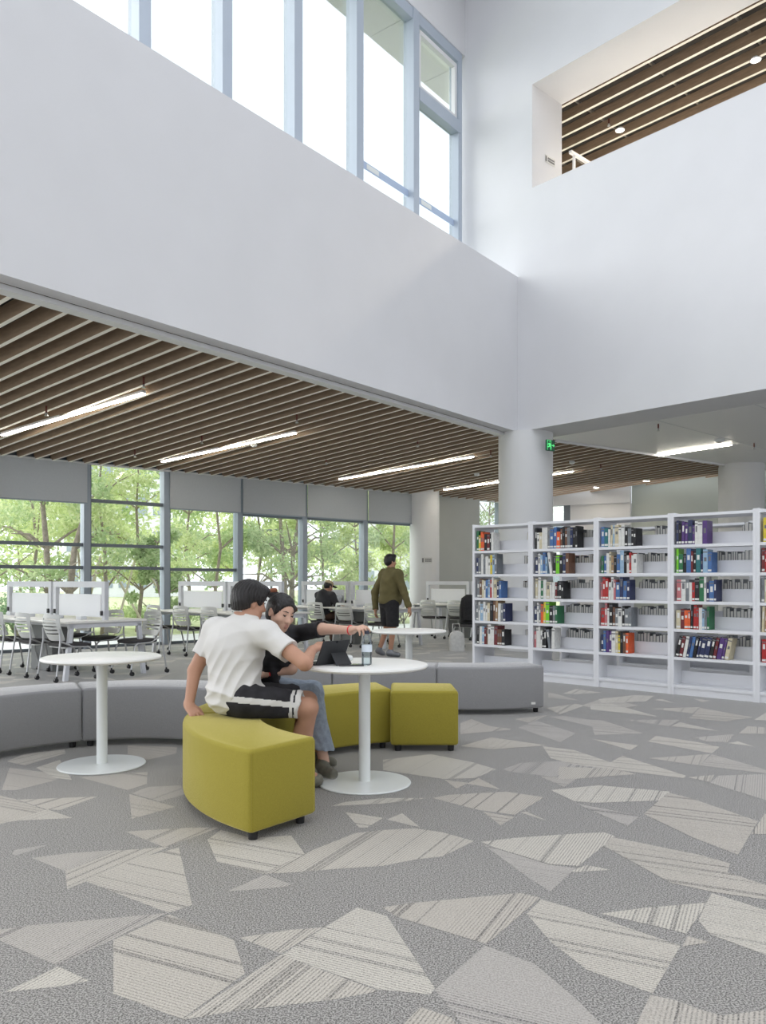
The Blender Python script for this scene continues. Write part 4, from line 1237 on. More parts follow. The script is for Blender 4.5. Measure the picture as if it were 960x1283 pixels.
# reader's laptop and cup on the third study table
pl = E3 + DT * 1.72 + DWd * -0.22
lt = empty('laptop', (pl.x, pl.y, TZ + 0.002), FACE); tag(lt, 'open grey laptop in front of the reader', 'laptop')
MB().cbox(-0.16, 0.16, -0.11, 0.11, 0.001, 0.015, 0.003).build('base', M['laptop'], lt)
MB().add(slab(-0.16, 0.16, 0.21, 0.008, math.radians(18)), FS).build('lid', M['laptop'], lt).location = (0, 0.105, 0.012)
pc = E3 + DT * 1.05 + DWd * -0.25
cup = empty('paper_cup', (pc.x, pc.y, TZ + 0.002)); tag(cup, 'tall white cup on the study table right of the reader', 'cup')
MB().lathe([(0.03, 0.0), (0.042, 0.13), (0.044, 0.135)], 20).build('body', M['white_lacquer'], cup, 50)
MB().lathe([(0.045, 0.135), (0.045, 0.143), (0.03, 0.147)], 20).build('lid', M['chair_plastic'], cup, 50)
# backpack and tote bag on the floor between the chairs and the bookcase
def blob_bag(name, p, w, d, h, m, label, lean=0.0, rz=0.0):
    root = empty(name, (p.x, p.y, 0), rz); tag(root, label, 'bag')
    mb = MB(); rings = []; nseg = 20; lev = 9
    for l in range(lev):
        t = l / (lev - 1); z = h * t
        k = (1 - 0.25 * t ** 3) * (0.92 + 0.08 * math.sin(math.pi * t)) * (0.35 if l == lev - 1 else 1)
        for q_ in range(nseg):
            a = 2 * math.pi * q_ / nseg; ca, sa = math.cos(a), math.sin(a)
            x = w / 2 * k * math.copysign(abs(ca) ** 0.6, ca); y = d / 2 * k * math.copysign(abs(sa) ** 0.6, sa)
            rings.append((x * (1 + 0.04 * math.sin(5 * a + 3 * t)), y + lean * z, z))
    f_ = [tuple(range(nseg - 1, -1, -1)), tuple((lev - 1) * nseg + k for k in range(nseg))]
    for l in range(lev - 1):
        for q_ in range(nseg):
            q2 = (q_ + 1) % nseg; f_.append((l * nseg + q_, l * nseg + q2, (l + 1) * nseg + q2, (l + 1) * nseg + q_))
    mb.add(rings, f_).build('body', m, root, 60)
    return root
bp = P(588, 790, 14.6)
r_ = blob_bag('backpack', V2(bp.x, bp.y), 0.42, 0.30, 0.62, M['bag_black'], 'black backpack propped between chair and bookcase', 0.1)
r_.location.z = 0.28
MB().tube([(-0.1, -0.13, 0.5), (-0.12, -0.2, 0.3), (-0.1, -0.14, 0.08)], 0.016, 8).build('strap', M['bag_black'], r_, 60)
MB().cbox(-0.13, 0.13, -0.19, -0.13, 0.06, 0.30, 0.02).build('pocket', M['bag_black'], r_)
# stool-like chair under the backpack
place_chair(V2(bp.x, bp.y), 0.0, 0.0, math.radians(150), 'chair that carries the black backpack beside the bookcase')
r_.location.z = 0.475; r_.scale = (0.85, 0.85, 0.85)
tp = P(573, 805, 14.3)
r2_ = blob_bag('tote_bag', V2(tp.x, tp.y), 0.30, 0.14, 0.36, M['bag_white'], 'pale tote bag on the carpet beside the black backpack', 0.12, 0.3)
MB().tube([(-0.08, 0.03, 0.33), (-0.06, 0.06, 0.48), (0.06, 0.06, 0.48), (0.08, 0.03, 0.33)], 0.008, 6).build('handle', M['bag_white'], r2_, 60)

# ================================================================== OUTDOORS
gp = [W0 + DW * -40 + NW * 0.3, W0 + DW * 40 + NW * 0.3, W0 + DW * 60 + NW * 90, W0 + DW * -90 + NW * 90]
struct('ground', MB().prism([(p.x, p.y) for p in gp], -0.4, -0.06), M['grass'], label='lawn outside the windows')
pv = [W0 + DW * -20 + NW * 0.3, W0 + DW * 20 + NW * 0.3, W0 + DW * 20 + NW * 3.2, W0 + DW * -20 + NW * 3.2]
struct('ground_paving', MB().prism([(p.x, p.y) for p in pv], -0.35, -0.045), M['paving'], label='pale paving strip outside the windows')

def leaves(mb, c, rad, n, size, rnd, flat=0.8):
    c = Vector(c)
    for _ in range(n):
        while True:
            d = Vector((rnd.uniform(-1, 1), rnd.uniform(-1, 1), rnd.uniform(-1, 1)))
            if 0.02 < d.length < 1: break
        d = d * (0.55 + 0.45 * rnd.random())
        p = c + Vector((d.x * rad[0], d.y * rad[1], d.z * rad[2]))
        a = Vector((rnd.gauss(0, 1), rnd.gauss(0, 1), rnd.gauss(0, 1))).normalized()
        b = a.orthogonal().normalized()
        s = size * rnd.uniform(0.6, 1.3)
        mb.add([p - a * s, p + b * s * 0.42, p + a * s, p - b * s * 0.42], [(0, 1, 2, 3)])
def tree(base, h, spread, lm, label, seed, n=2600, size=0.075, crown0=0.2, trunk_r=0.07, stakes=False, multi=1):
    rnd = random.Random(seed)
    root = empty('garden_tree', (base.x, base.y, -0.06)); tag(root, label, 'tree', 'trees outside the windows')
    tr = MB(); lf = MB(); tips = []
    for m_ in range(multi):
        ox, oy = (rnd.uniform(-.25, .25), rnd.uniform(-.25, .25)) if multi > 1 else (0, 0)
        pts = [Vector((ox, oy, 0))]
        for k in range(5):
            pts.append(Vector((ox * (1 + k * 0.7) + rnd.uniform(-.10, .10), oy * (1 + k * 0.7) + rnd.uniform(-.10, .10), h * 0.85 * (k + 1) / 5)))
        tr.tube(pts, [trunk_r * (1 - 0.16 * k) for k in range(6)], 7)
        for k in range(1, 6):
            for j in range(3):
                if pts[k].z < h * crown0 * 0.8: continue
                a = rnd.uniform(0, 2 * math.pi); L_ = spread * rnd.uniform(0.5, 1.0) * (1.1 - 0.12 * k)
                mid = pts[k] + Vector((math.cos(a) * L_ * 0.5, math.sin(a) * L_ * 0.5, L_ * 0.35))
                end = pts[k] + Vector((math.cos(a) * L_, math.sin(a) * L_, L_ * rnd.uniform(0.3, 0.8)))
                tr.tube([pts[k], mid, end], [trunk_r * 0.42, trunk_r * 0.28, trunk_r * 0.1], 5)
                tips += [mid, end, end, (mid + end) / 2]
    tr.build('trunk', M['bark'], root, 60)
    for _ in range(max(6, n // 90)):
        c = rnd.choice(tips) + Vector((rnd.gauss(0, .22), rnd.gauss(0, .22), rnd.gauss(0, .22))) * spread * 0.5
        if c.z < h * crown0: c.z = h * crown0 + rnd.random() * h * 0.2
        r_ = spread * rnd.uniform(0.18, 0.36)
        leaves(lf, c, (r_, r_, r_ * 0.8), 90, size, rnd)
    o = lf.build('foliage', lm, root)
    o['kind'] = 'stuff'
    if stakes:
        for a in (0.3, 2.4, 4.5):
            MB().tube([(math.cos(a) * 1.1, math.sin(a) * 1.1, 0), (math.cos(a) * 0.08, math.sin(a) * 0.08, 1.9)], 0.03, 8).build('support_stake', M['stake'], root, 60)
    return root
def gpos(px, d): return V2((px - CX) / FPX * d, d)
TR = [(-30, 20.0, 6.0, 2.0, 'leaf_b', 'leafy tree outside at the far left picture edge', 0), (40, 20.5, 6.5, 2.1, 'leaf_a', 'light green tree left of the brown trunk outside the left window', 0),
      (72, 18.2, 6.0, 1.7, 'leaf_b', 'tree with thick brown trunk outside the far left window', 2), (128, 19.5, 6.5, 1.8, 'leaf_a', 'bright young tree outside the unshaded window, left half', 1),
      (172, 20.5, 6.2, 1.6, 'leaf_a', 'slender tree outside the unshaded window, right half', 1), (198, 18.9, 2.6, 0.7, 'leaf_b', 'small dark shrub-like tree beside the second mullion', 0),
      (235, 24, 6.5, 1.9, 'leaf_a', 'light tree outside the window right of the unshaded one', 0), (272, 22.5, 6.5, 1.8, 'leaf_b', 'mid green tree outside above the head of the man', 0),
      (325, 25, 6.8, 1.9, 'leaf_a', 'pale tree outside the middle window, left of the street lamp', 0), (362, 24, 6.2, 1.8, 'leaf_b', 'tree outside the middle window, right of the street lamp', 2),
      (402, 25.5, 5.6, 1.6, 'leaf_a', 'tree outside above the reader in the cap', 0), (447, 27, 4.6, 1.6, 'leaf_a', 'lower tree before the far building', 0),
      (492, 25, 6.8, 1.9, 'leaf_b', 'tree outside behind the walking person', 0), (530, 27, 6.8, 1.9, 'leaf_a', 'tree outside hidden by the far column', 0),
      (612, 28, 7.0, 2.2, 'leaf_b', 'tree seen through the narrow window left of big column', 0),
      (100, 30, 8.0, 3.0, 'leaf_a', 'large distant tree behind the left windows', 0), (300, 36, 8.5, 3.2, 'leaf_a', 'large distant tree behind the middle windows', 0), (210, 33, 8.0, 3.0, 'leaf_b', 'large distant tree between left and middle windows', 0),
      (25, 34, 8.0, 3.0, 'leaf_a', 'large distant tree at far left beyond the nearer trees', 0), (380, 40, 8.0, 3.4, 'leaf_a', 'large distant tree behind the street lamp', 0), (500, 44, 8.0, 3.4, 'leaf_a', 'large distant tree beyond the far column', 0)]
for i, (px, d, h, s, lm, lab, fl) in enumerate(TR):
    tree(gpos(px, d), h, s, M[lm], lab, 100 + i, n=3300 if d < 29 else 5200, size=0.07 if d < 22 else (0.085 if d < 29 else 0.13), stakes=(fl == 1), multi=(2 if fl == 2 else 1), trunk_r=0.10 if fl == 2 else 0.06)
def shrub(base, r, h, lm, label, seed, n=900):
    rnd = random.Random(seed)
    root = empty('garden_shrub', (base.x, base.y, -0.06)); tag(root, label, 'shrub', 'shrubs outside the windows')
    tr = MB()
    for k in range(5):
        a = rnd.uniform(0, 6.28); tr.tube([(0, 0, 0), (math.cos(a) * r * 0.5, math.sin(a) * r * 0.5, h * 0.75)], [0.02, 0.008], 5)
    tr.build('stem', M['bark'], root)
    lf = MB()
    for k in range(n // 90):
        leaves(lf, (rnd.uniform(-.6, .6) * r, rnd.uniform(-.6, .6) * r, h * rnd.uniform(0.3, 0.8)), (r * 0.5, r * 0.5, h * 0.28), 90, 0.045, rnd)
    o = lf.build('foliage', lm, root); o['kind'] = 'stuff'
for i, (px, d, r, h, lm, lab) in enumerate([(-10, 17.5, 0.9, 0.9, 'leaf_c', 'dark low shrub at the left picture edge outside'), (22, 17.8, 0.9, 1.1, 'leaf_c', 'dark shrub outside behind the left screens'),
        (60, 19.5, 0.9, 0.8, 'leaf_b', 'green shrub outside behind the left study table'), (110, 20.5, 0.8, 0.7, 'leaf_b', 'green shrub right of the thick trunk'),
        (150, 22, 1.0, 0.8, 'leaf_a', 'bright low shrub behind the timber stakes'), (185, 21.5, 0.8, 0.7, 'leaf_b', 'low shrub left of the second mullion'),
        (232, 21, 0.9, 0.8, 'leaf_b', 'low shrub outside behind the second study table'), (285, 21.5, 1.0, 0.9, 'leaf_b', 'low shrub outside near the head of the man'),
        (330, 23, 1.0, 1.0, 'leaf_c', 'low shrub outside beside the woman'), (372, 23.5, 1.0, 0.9, 'leaf_b', 'low shrub outside left of the reader'),
        (430, 25, 1.2, 1.3, 'leaf_a', 'bright shrub outside right of the reader'), (478, 24, 1.0, 1.0, 'leaf_b', 'low shrub outside left of the walking person'),
        (505, 24.5, 1.0, 1.2, 'leaf_a', 'bright shrub outside right of the walking person')]):
    shrub(gpos(px, d), r, h, M[lm], lab, 300 + i)
# street lamp
q = gpos(340, 27); sl_ = empty('street_lamp', (q.x, q.y, -0.06)); tag(sl_, 'slim grey street lamp outside the middle window', 'street lamp')
MB().tube([(0, 0, 0), (0, 0, 3.0)], [0.05, 0.035], 10).build('pole', M['frame_dark'], sl_, 40)
MB().cbox(-0.35, 0.35, -0.07, 0.07, 2.98, 3.06, 0.02).build('lamp_head', M['frame_dark'], sl_)
# pale buildings far behind the trees
def building(px0, px1, d, h, rows, cols, label):
    a, b = gpos(px0, d), gpos(px1, d)
    w = (b - a).length
    root = empty('building', (a.x, a.y, -0.06)); tag(root, label, 'building', 'pale buildings behind the garden')
    MB().box(0, w, 0, 8, 0, h).build('wall', M['facade'], root)
    MB().box(-0.15, w + 0.15, -0.15, 8.15, h, h + 0.3).build('roof', M['facade'], root)
    for r in range(rows):
        for c in range(cols):
            x0 = w * (c + 0.18) / cols; x1 = w * (c + 0.82) / cols; z0 = h * (r + 0.25) / rows; z1 = h * (r + 0.8) / rows
            f_ = MB().box(x0, x1, -0.06, 0.0, z0, z1).build('window', M['frame'], root)
            MB().box(x0 + 0.06, x1 - 0.06, -0.07, -0.06, z0 + 0.06, z1 - 0.06).build('pane', M['facade_glass'], f_)
building(424, 520, 62, 10.5, 4, 6, 'pale office block with dark window bands beyond the right windows')
building(80, 210, 66, 15.0, 5, 6, 'tall pale block behind the left trees')
building(690, 760, 55, 12.0, 4, 4, 'pale block seen through the narrow window beside the column')

# ================================================================== PEOPLE (implicit surfaces meshed with surface nets)
def rotm(x, y, z):
    """3x3 with the given unit axes as columns"""
    return np.array([list(x), list(y), list(z)]).T
def axes(f, u):
    f = Vector(f).normalized(); u = Vector(u); r = f.cross(u).normalized(); u = r.cross(f).normalized()
    return np.array(r), np.array(f), np.array(u)
def cone(a, b, ra, rb, k=0.03): return ('c', np.array(a, float), np.array(b, float), ra, rb, k, 1)
def ell(c, rad, R=None, k=0.03, s=1): return ('e', np.array(c, float), np.array(rad, float), np.eye(3) if R is None else R, 0, k, s)
def cutcone(a, b, ra, rb, k=0.01): return ('c', np.array(a, float), np.array(b, float), ra, rb, k, -1)
def plane(p, n, k=0.004): return ('p', np.array(p, float), np.array(n, float) / np.linalg.norm(n), 0, 0, k, -1)   # keeps the side opposite to n
def sdf_eval(pr, X):
    t = pr[0]
    if t == 'c':
        a, b, ra, rb = pr[1:5]; ab = b - a; L2 = max(ab.dot(ab), 1e-9)
        h = np.clip(((X - a) @ ab) / L2, 0, 1)
        return np.linalg.norm(X - a - h[..., None] * ab, axis=-1) - (ra + (rb - ra) * h)
    if t == 'e':
        c, r, R = pr[1:4]; Q = (X - c) @ R
        k0 = np.linalg.norm(Q / r, axis=-1); k1 = np.linalg.norm(Q / (r * r), axis=-1) + 1e-9
        return k0 * (k0 - 1.0) / k1
    if t == 'p':
        return -((X - pr[1]) @ pr[2])
def bounds(pr, pad):
    if pr[0] == 'c':
        a, b, ra, rb = pr[1:5]; r = max(ra, rb) + pad
        return np.minimum(a, b) - r, np.maximum(a, b) + r
    r = max(pr[2]) + pad
    return pr[1] - r, pr[1] + r
def sdf_mesh(prims, vox, warp=None):
    solid = [p for p in prims if p[6] > 0]
    lo = np.min([bounds(p, 0)[0] for p in solid], axis=0) - 4 * vox
    hi = np.max([bounds(p, 0)[1] for p in solid], axis=0) + 4 * vox
    n = np.ceil((hi - lo) / vox).astype(int) + 1
    D = np.full(n, 0.3, np.float32)
    ax = [lo[i] + vox * np.arange(n[i]) for i in range(3)]
    for p in prims:
        k = p[5]
        if p[0] == 'p':
            i0, i1 = np.zeros(3, int), n
        else:
            b0, b1 = bounds(p, max(k, 0.01) * 1.6 + 3 * vox)
            i0 = np.clip(np.floor((b0 - lo) / vox).astype(int), 0, n); i1 = np.clip(np.ceil((b1 - lo) / vox).astype(int) + 1, 0, n)
        if np.any(i1 <= i0): continue
        sl_ = tuple(slice(i0[j], i1[j]) for j in range(3))
        G = np.stack(np.meshgrid(ax[0][sl_[0]], ax[1][sl_[1]], ax[2][sl_[2]], indexing='ij'), axis=-1)
        d = sdf_eval(p, G)
        o = D[sl_]
        if p[6] > 0:
            h = np.clip(0.5 + 0.5 * (o - d) / k, 0, 1)
            D[sl_] = o * (1 - h) + d * h - k * h * (1 - h)
        else:
            d = -d
            h = np.clip(0.5 - 0.5 * (o - d) / k, 0, 1)
            D[sl_] = o * (1 - h) + d * h + k * h * (1 - h)
    if warp is not None:
        m = np.abs(D) < 0.06
        idx = np.argwhere(m)
        D[m] += warp(lo + idx * vox).astype(np.float32)
    return surface_nets(D, lo, vox)
def surface_nets(D, lo, vox):
    S = D < 0
    c = np.zeros(tuple(s - 1 for s in D.shape), np.int8)
    offs = [(i, j, k) for i in (0, 1) for j in (0, 1) for k in (0, 1)]
    sh = c.shape
    for o in offs: c += S[o[0]:o[0] + sh[0], o[1]:o[1] + sh[1], o[2]:o[2] + sh[2]]
    mix = (c > 0) & (c < 8)
    cells = np.argwhere(mix)
    ids = np.full(sh, -1, np.int64); ids[mix] = np.arange(len(cells))
    acc = np.zeros((len(cells), 3)); cnt = np.zeros(len(cells))
    for a in offs:
        for ax_ in range(3):
            if a[ax_] == 1: continue
            b = list(a); b[ax_] = 1
            A = cells + np.array(a); B = cells + np.array(b)
            da = D[A[:, 0], A[:, 1], A[:, 2]]; db = D[B[:, 0], B[:, 1], B[:, 2]]
            m = (da < 0) != (db < 0)
            t = da[m] / (da[m] - db[m])
            pt = np.tile(np.array(a, float), (m.sum(), 1)); pt[:, ax_] += t
            acc[m] += pt; cnt[m] += 1
    V = (cells + acc / cnt[:, None]) * vox + lo
    F = []
    for ax_ in range(3):
        u_, v_ = (ax_ + 1) % 3, (ax_ + 2) % 3
        s0 = [slice(None)] * 3; s1 = [slice(None)] * 3
        s0[ax_] = slice(0, -1); s1[ax_] = slice(1, None)
        e = S[tuple(s0)] != S[tuple(s1)]
        E = np.argwhere(e)
        ok = (E[:, u_] > 0) & (E[:, v_] > 0) & (E[:, u_] < sh[u_]) & (E[:, v_] < sh[v_])
        E = E[ok]
        du = np.zeros(3, int); du[u_] = 1; dv = np.zeros(3, int); dv[v_] = 1
        q = [E - du - dv, E - dv, E, E - du]
        qi = np.stack([ids[x[:, 0], x[:, 1], x[:, 2]] for x in q], axis=1)
        inside_ = S[E[:, 0], E[:, 1], E[:, 2]]
        qi[~inside_] = qi[~inside_][:, ::-1]
        F.append(qi)
    F = np.concatenate(F); F = F[(F >= 0).all(axis=1)]
    return V, F
def sdf_obj(name, prims, vox, mats, parent, origin, warp=None, zone=None, smooth_it=2):
    V, F = sdf_mesh(prims, vox, warp)
    # light Laplacian smoothing
    E = np.concatenate([F[:, [0, 1]], F[:, [1, 2]], F[:, [2, 3]], F[:, [3, 0]]])
    for _ in range(smooth_it):
        s = np.zeros_like(V); c = np.zeros(len(V))
        np.add.at(s, E[:, 0], V[E[:, 1]]); np.add.at(s, E[:, 1], V[E[:, 0]]); np.add.at(c, E[:, 0], 1); np.add.at(c, E[:, 1], 1)
        V = V * 0.5 + 0.5 * s / np.maximum(c, 1)[:, None]
    me = bpy.data.meshes.new(name)
    me.from_pydata((V - np.array(origin)).tolist(), [], F.tolist())
    for m_ in (mats if isinstance(mats, (list, tuple)) else [mats]): me.materials.append(m_)
    if zone is not None:
        me.polygons.foreach_set('material_index', zone(V[F].mean(axis=1)).astype(np.int32))
    me.polygons.foreach_set('use_smooth', [True] * len(me.polygons)); me.update()
    o = bpy.data.objects.new(name, me); COL.objects.link(o)
    if parent is not None: o.parent = parent
    return o

def head_prims(c, f, u, s=1.0):
    """head with face; c = centre of the skull, s=1 gives about 0.235 m tall"""
    r, f, u = axes(f, u); R = rotm(r, f, u); c = np.array(c)
    L = lambda x, y, z: c + (r * x + f * y + u * z) * s
    p = [ell(L(0, -0.012, 0.022), (0.074 * s, 0.092 * s, 0.088 * s), R, 0.02),
         ell(L(0, 0.022, -0.035), (0.058 * s, 0.066 * s, 0.078 * s), R, 0.03),
         ell(L(0, 0.052, -0.092), (0.028 * s, 0.026 * s, 0.022 * s), R, 0.03),
         ell(L(0, 0.060, -0.066), (0.026 * s, 0.022 * s, 0.016 * s), R, 0.02),
         ell(L(0.040, 0.055, -0.030), (0.022 * s, 0.02 * s, 0.018 * s), R, 0.025), ell(L(-0.040, 0.055, -0.030), (0.022 * s, 0.02 * s, 0.018 * s), R, 0.025),
         cone(L(0, 0.080, 0.004), L(0, 0.101, -0.034), 0.008 * s, 0.0125 * s, 0.012),
         ell(L(0.010, 0.090, -0.037), (0.008 * s,) * 3, R, 0.008), ell(L(-0.010, 0.090, -0.037), (0.008 * s,) * 3, R, 0.008),
         ell(L(0.031, 0.081, 0.006), (0.016 * s, 0.010 * s, 0.010 * s), R, 0.012, -1), ell(L(-0.031, 0.081, 0.006), (0.016 * s, 0.010 * s, 0.010 * s), R, 0.012, -1),
         ell(L(0.031, 0.068, 0.006), (0.013 * s, 0.011 * s, 0.009 * s), R, 0.006), ell(L(-0.031, 0.068, 0.006), (0.013 * s, 0.011 * s, 0.009 * s), R, 0.006),
         cone(L(-0.016, 0.079, -0.063), L(0.016, 0.079, -0.063), 0.0065 * s, 0.0065 * s, 0.006), cone(L(-0.013, 0.078, -0.073), L(0.013, 0.078, -0.073), 0.007 * s, 0.007 * s, 0.006),
         ell(L(0.077, -0.008, -0.008), (0.010 * s, 0.019 * s, 0.031 * s), R, 0.008), ell(L(-0.077, -0.008, -0.008), (0.010 * s, 0.019 * s, 0.031 * s), R, 0.008),
         ell(L(0.084, -0.004, -0.006), (0.006 * s, 0.011 * s, 0.020 * s), R, 0.004, -1), ell(L(-0.084, -0.004, -0.006), (0.006 * s, 0.011 * s, 0.020 * s), R, 0.004, -1)]
    return p, L, (r, f, u)
def face_zone(L, s, other=None):
    """material zone 1 = lips"""
    cu, cl_ = L(0, 0.083, -0.063), L(0, 0.082, -0.073)
    def z(Cn):
        d = np.minimum(np.linalg.norm((Cn - cu) / np.array([1, 1, 1]), axis=1), np.linalg.norm(Cn - cl_, axis=1))
        return (d < 0.014 * s).astype(int)
    return z
def eyes_brows(L, fr, s, parent, origin, closed=False):
    r, f, u = fr
    for sx, nm in ((-1, 'eye'), (1, 'eye')):
        o = sdf_obj(nm, [cone(L(sx * 0.021, 0.0805, 0.0055 if not closed else 0.001), L(sx * 0.031, 0.0825, 0.0075 if not closed else -0.001), 0.0032 * s, 0.0036 * s, 0.003), cone(L(sx * 0.031, 0.0825, 0.0075 if not closed else -0.001), L(sx * 0.041, 0.077, 0.006), 0.0034 * s, 0.0024 * s, 0.003)], 0.0022, M['hair'], parent, origin, smooth_it=1)
        sdf_obj('eyebrow', [cone(L(sx * 0.016, 0.0905, 0.025), L(sx * 0.034, 0.087, 0.030), 0.0032 * s, 0.003 * s, 0.003), cone(L(sx * 0.034, 0.087, 0.030), L(sx * 0.050, 0.073, 0.026), 0.003 * s, 0.0018 * s, 0.003)], 0.0022, M['brow'], parent, origin, smooth_it=1)
def hand_prims(w, d, n, side, curl=(0.5, 0.6, 0.6, 0.6), tcurl=0.4, s=1.0, spread=0.10):
    """w wrist point, d direction to the fingers, n back-of-hand normal; side=+1 puts the thumb on +(d x n)"""
    d = Vector(d).normalized(); n = Vector(n); n = (n - d * n.dot(d)).normalized(); x = d.cross(n) * side
    w = Vector(w)
    Pn = lambda a, b, c: np.array(w + (d * a + x * b + n * c) * s)
    pr = [cone(Pn(-0.02, 0, 0), Pn(0.02, 0.0, 0), 0.023 * s, 0.024 * s, 0.02)]
    for b in (-0.027, -0.009, 0.009, 0.027):
        pr.append(cone(Pn(0.022, b * 0.8, 0), Pn(0.082, b, 0), 0.0135 * s, 0.0115 * s, 0.012))
    Ls = [0.060, 0.072, 0.078, 0.070]
    for i, b in enumerate((-0.030, -0.010, 0.010, 0.030)):
        c = curl[i]; L_ = Ls[i]
        p0 = Pn(0.084, b, 0); ang_ = 0; pos = np.array((0.084, b, 0.0))
        for k, (fr_, cc) in enumerate(((0.45, c * 0.9), (0.30, c * 1.1), (0.25, c * 0.7))):
            ang_ += cc
            nx = pos + np.array((math.cos(ang_) * L_ * fr_, b * spread * 1.2, -math.sin(ang_) * L_ * fr_))
            pr.append(cone(Pn(*pos), Pn(*nx), (0.0095 - 0.0008 * k) * s, (0.0088 - 0.0010 * k) * s, 0.004)); pos = nx
    t0, t1 = (0.018, 0.026, -0.004), (0.048, 0.050, -0.014)
    t2 = (0.075, 0.054 - 0.02 * tcurl, -0.022 - 0.02 * tcurl); t3 = (0.094, 0.050 - 0.05 * tcurl, -0.030 - 0.03 * tcurl)
    pr += [cone(Pn(*t0), Pn(*t1), 0.015 * s, 0.0125 * s, 0.012), cone(Pn(*t1), Pn(*t2), 0.0115 * s, 0.0105 * s, 0.005), cone(Pn(*t2), Pn(*t3), 0.0105 * s, 0.0085 * s, 0.005)]
    return pr
def folds(seed, amp, freq, dirs):
    rnd = random.Random(seed); ws_ = [(np.array(d, float) / np.linalg.norm(d), freq * rnd.uniform(0.7, 1.4), rnd.uniform(0, 6.28)) for d in dirs]
    def w(Pn):
        o = 0
        for d, fq, ph in ws_:
            g = Pn @ d
            bend = 0.8 * np.sin(Pn[:, 0] * 13 + ph) + 0.8 * np.sin(Pn[:, 2] * 11 + 2 * ph)
            s = np.sin(g * fq + ph + bend)
            o = o + (np.abs(s) - 0.6) * np.clip(0.5 + 0.7 * np.sin(Pn[:, 2] * 9 + Pn[:, 0] * 7 + ph * 3), 0, 1)
        return o * amp / len(ws_)
    return w

VX = 0.0055
# ------------------------------------------------------------------ the man in the white T-shirt
O = np.array((-0.87, 4.78, 0.445))
man = empty('person', O)
tag(man, 'person in white T-shirt and black shorts leaning on the lime bench', 'person')
pel, che, nck = (-0.875, 4.79, 0.545), (-0.905, 4.85, 0.83), (-0.835, 4.88, 1.035)
shl, shr = (-1.035, 4.945, 0.945), (-0.700, 4.765, 0.935)
ell_, wrl = (-1.160, 4.915, 0.700), (-1.175, 4.83, 0.495)
elr, wrr = tuple(P(382, 831, 4.60)), tuple(P(391, 815, 4.83))
hipr, knr, ankr = (-0.80, 4.71, 0.535), (-0.440, 4.695, 0.505), (-0.50, 4.80, 0.10)
hipl, knl, ankl = (-0.86, 4.89, 0.535), (-0.470, 4.965, 0.505), (-0.56, 4.97, 0.10)
hc = np.array((-0.812, 4.895, 1.126)); hf, hu = (0.80, 0.50, -0.24), (0.22, 0.05, 1.0)
hp, HL, HF = head_prims(hc, hf, hu, 1.0)
body = [ell(pel, (0.15, 0.13, 0.10)), ell((-0.89, 4.82, 0.68), (0.135, 0.115, 0.16), None, 0.06), ell(che, (0.165, 0.125, 0.15), None, 0.06),
        cone(nck, hc - np.array(HF[2]) * 0.03, 0.058, 0.055, 0.04), cone(shl, shr, 0.07, 0.07, 0.06), cone(che, nck, 0.11, 0.07, 0.05),
        cone(shl, ell_, 0.054, 0.043, 0.03), cone(ell_, wrl, 0.042, 0.028, 0.015), cone(shr, elr, 0.054, 0.044, 0.03), cone(elr, wrr, 0.044, 0.028, 0.015),
        cone(hipr, knr, 0.085, 0.060, 0.04), cone(knr, ankr, 0.056, 0.036, 0.02), ell(tuple(np.array(knr) * 0.55 + np.array(ankr) * 0.45 + np.array((-0.02, 0.0, 0.0))), (0.05, 0.05, 0.10), None, 0.03),
        cone(hipl, knl, 0.085, 0.060, 0.04), cone(knl, ankl, 0.056, 0.036, 0.02), cone(ankr, (-0.42, 4.83, 0.065), 0.035, 0.03), cone(ankl, (-0.47, 5.0, 0.065), 0.035, 0.03)]
body += hp
body += hand_prims(wrl, (0.55, -0.55, -0.45), (-0.1, -0.2, 1), -1, (0.25, 0.25, 0.25, 0.3), 0.1, 0.98, 0.3)
body += hand_prims(wrr, (0.42, 0.45, 0.35), (-0.5, -0.4, 0.75), 1, (1.0, 0.95, 0.9, 0.45), 0.7, 0.98)
sdf_obj('body', body, VX, [M['skin'], M['lip']], man, O, zone=face_zone(HL, 1.0))
eyes_brows(HL, HF, 1.0, man, O)
# hair: cap over the skull with a fringe, cut away from face and ears
hr = [ell(HL(0, -0.018, 0.032), (0.094, 0.110, 0.102), rotm(*HF), 0.02), ell(HL(0, -0.060, -0.015), (0.080, 0.058, 0.080), rotm(*HF), 0.03), ell(HL(0.0, 0.055, 0.082), (0.066, 0.048, 0.034), rotm(*HF), 0.02),
      ell(HL(0.03, -0.03, 0.09), (0.05, 0.06, 0.034), rotm(*HF), 0.02),
      ell(HL(0, 0.105, -0.035), (0.085, 0.085, 0.085), rotm(*HF), 0.012, -1), plane(HL(0, -0.06, -0.066), -np.array(HF[2]) + 0.45 * np.array(HF[1]), 0.012),
      ell(HL(0.088, 0.008, -0.030), (0.03, 0.032, 0.036), rotm(*HF), 0.01, -1), ell(HL(-0.088, 0.008, -0.030), (0.03, 0.032, 0.036), rotm(*HF), 0.01, -1)]
def hair_warp(c, f3, seed, amp=0.004):
    c = np.array(c); r_, f_, u_ = [np.array(v) for v in f3]
    def w(Pn):
        q = Pn - c
        az = np.arctan2(q @ f_, q @ r_)
        return amp * (np.sin(az * 34 + 4 * np.sin((q @ u_) * 30)) * 0.6 + np.sin(az * 61 + seed) * 0.4)
    return w
sdf_obj('hair', hr, 0.005, M['hair'], man, O, warp=hair_warp(hc, HF, 1))
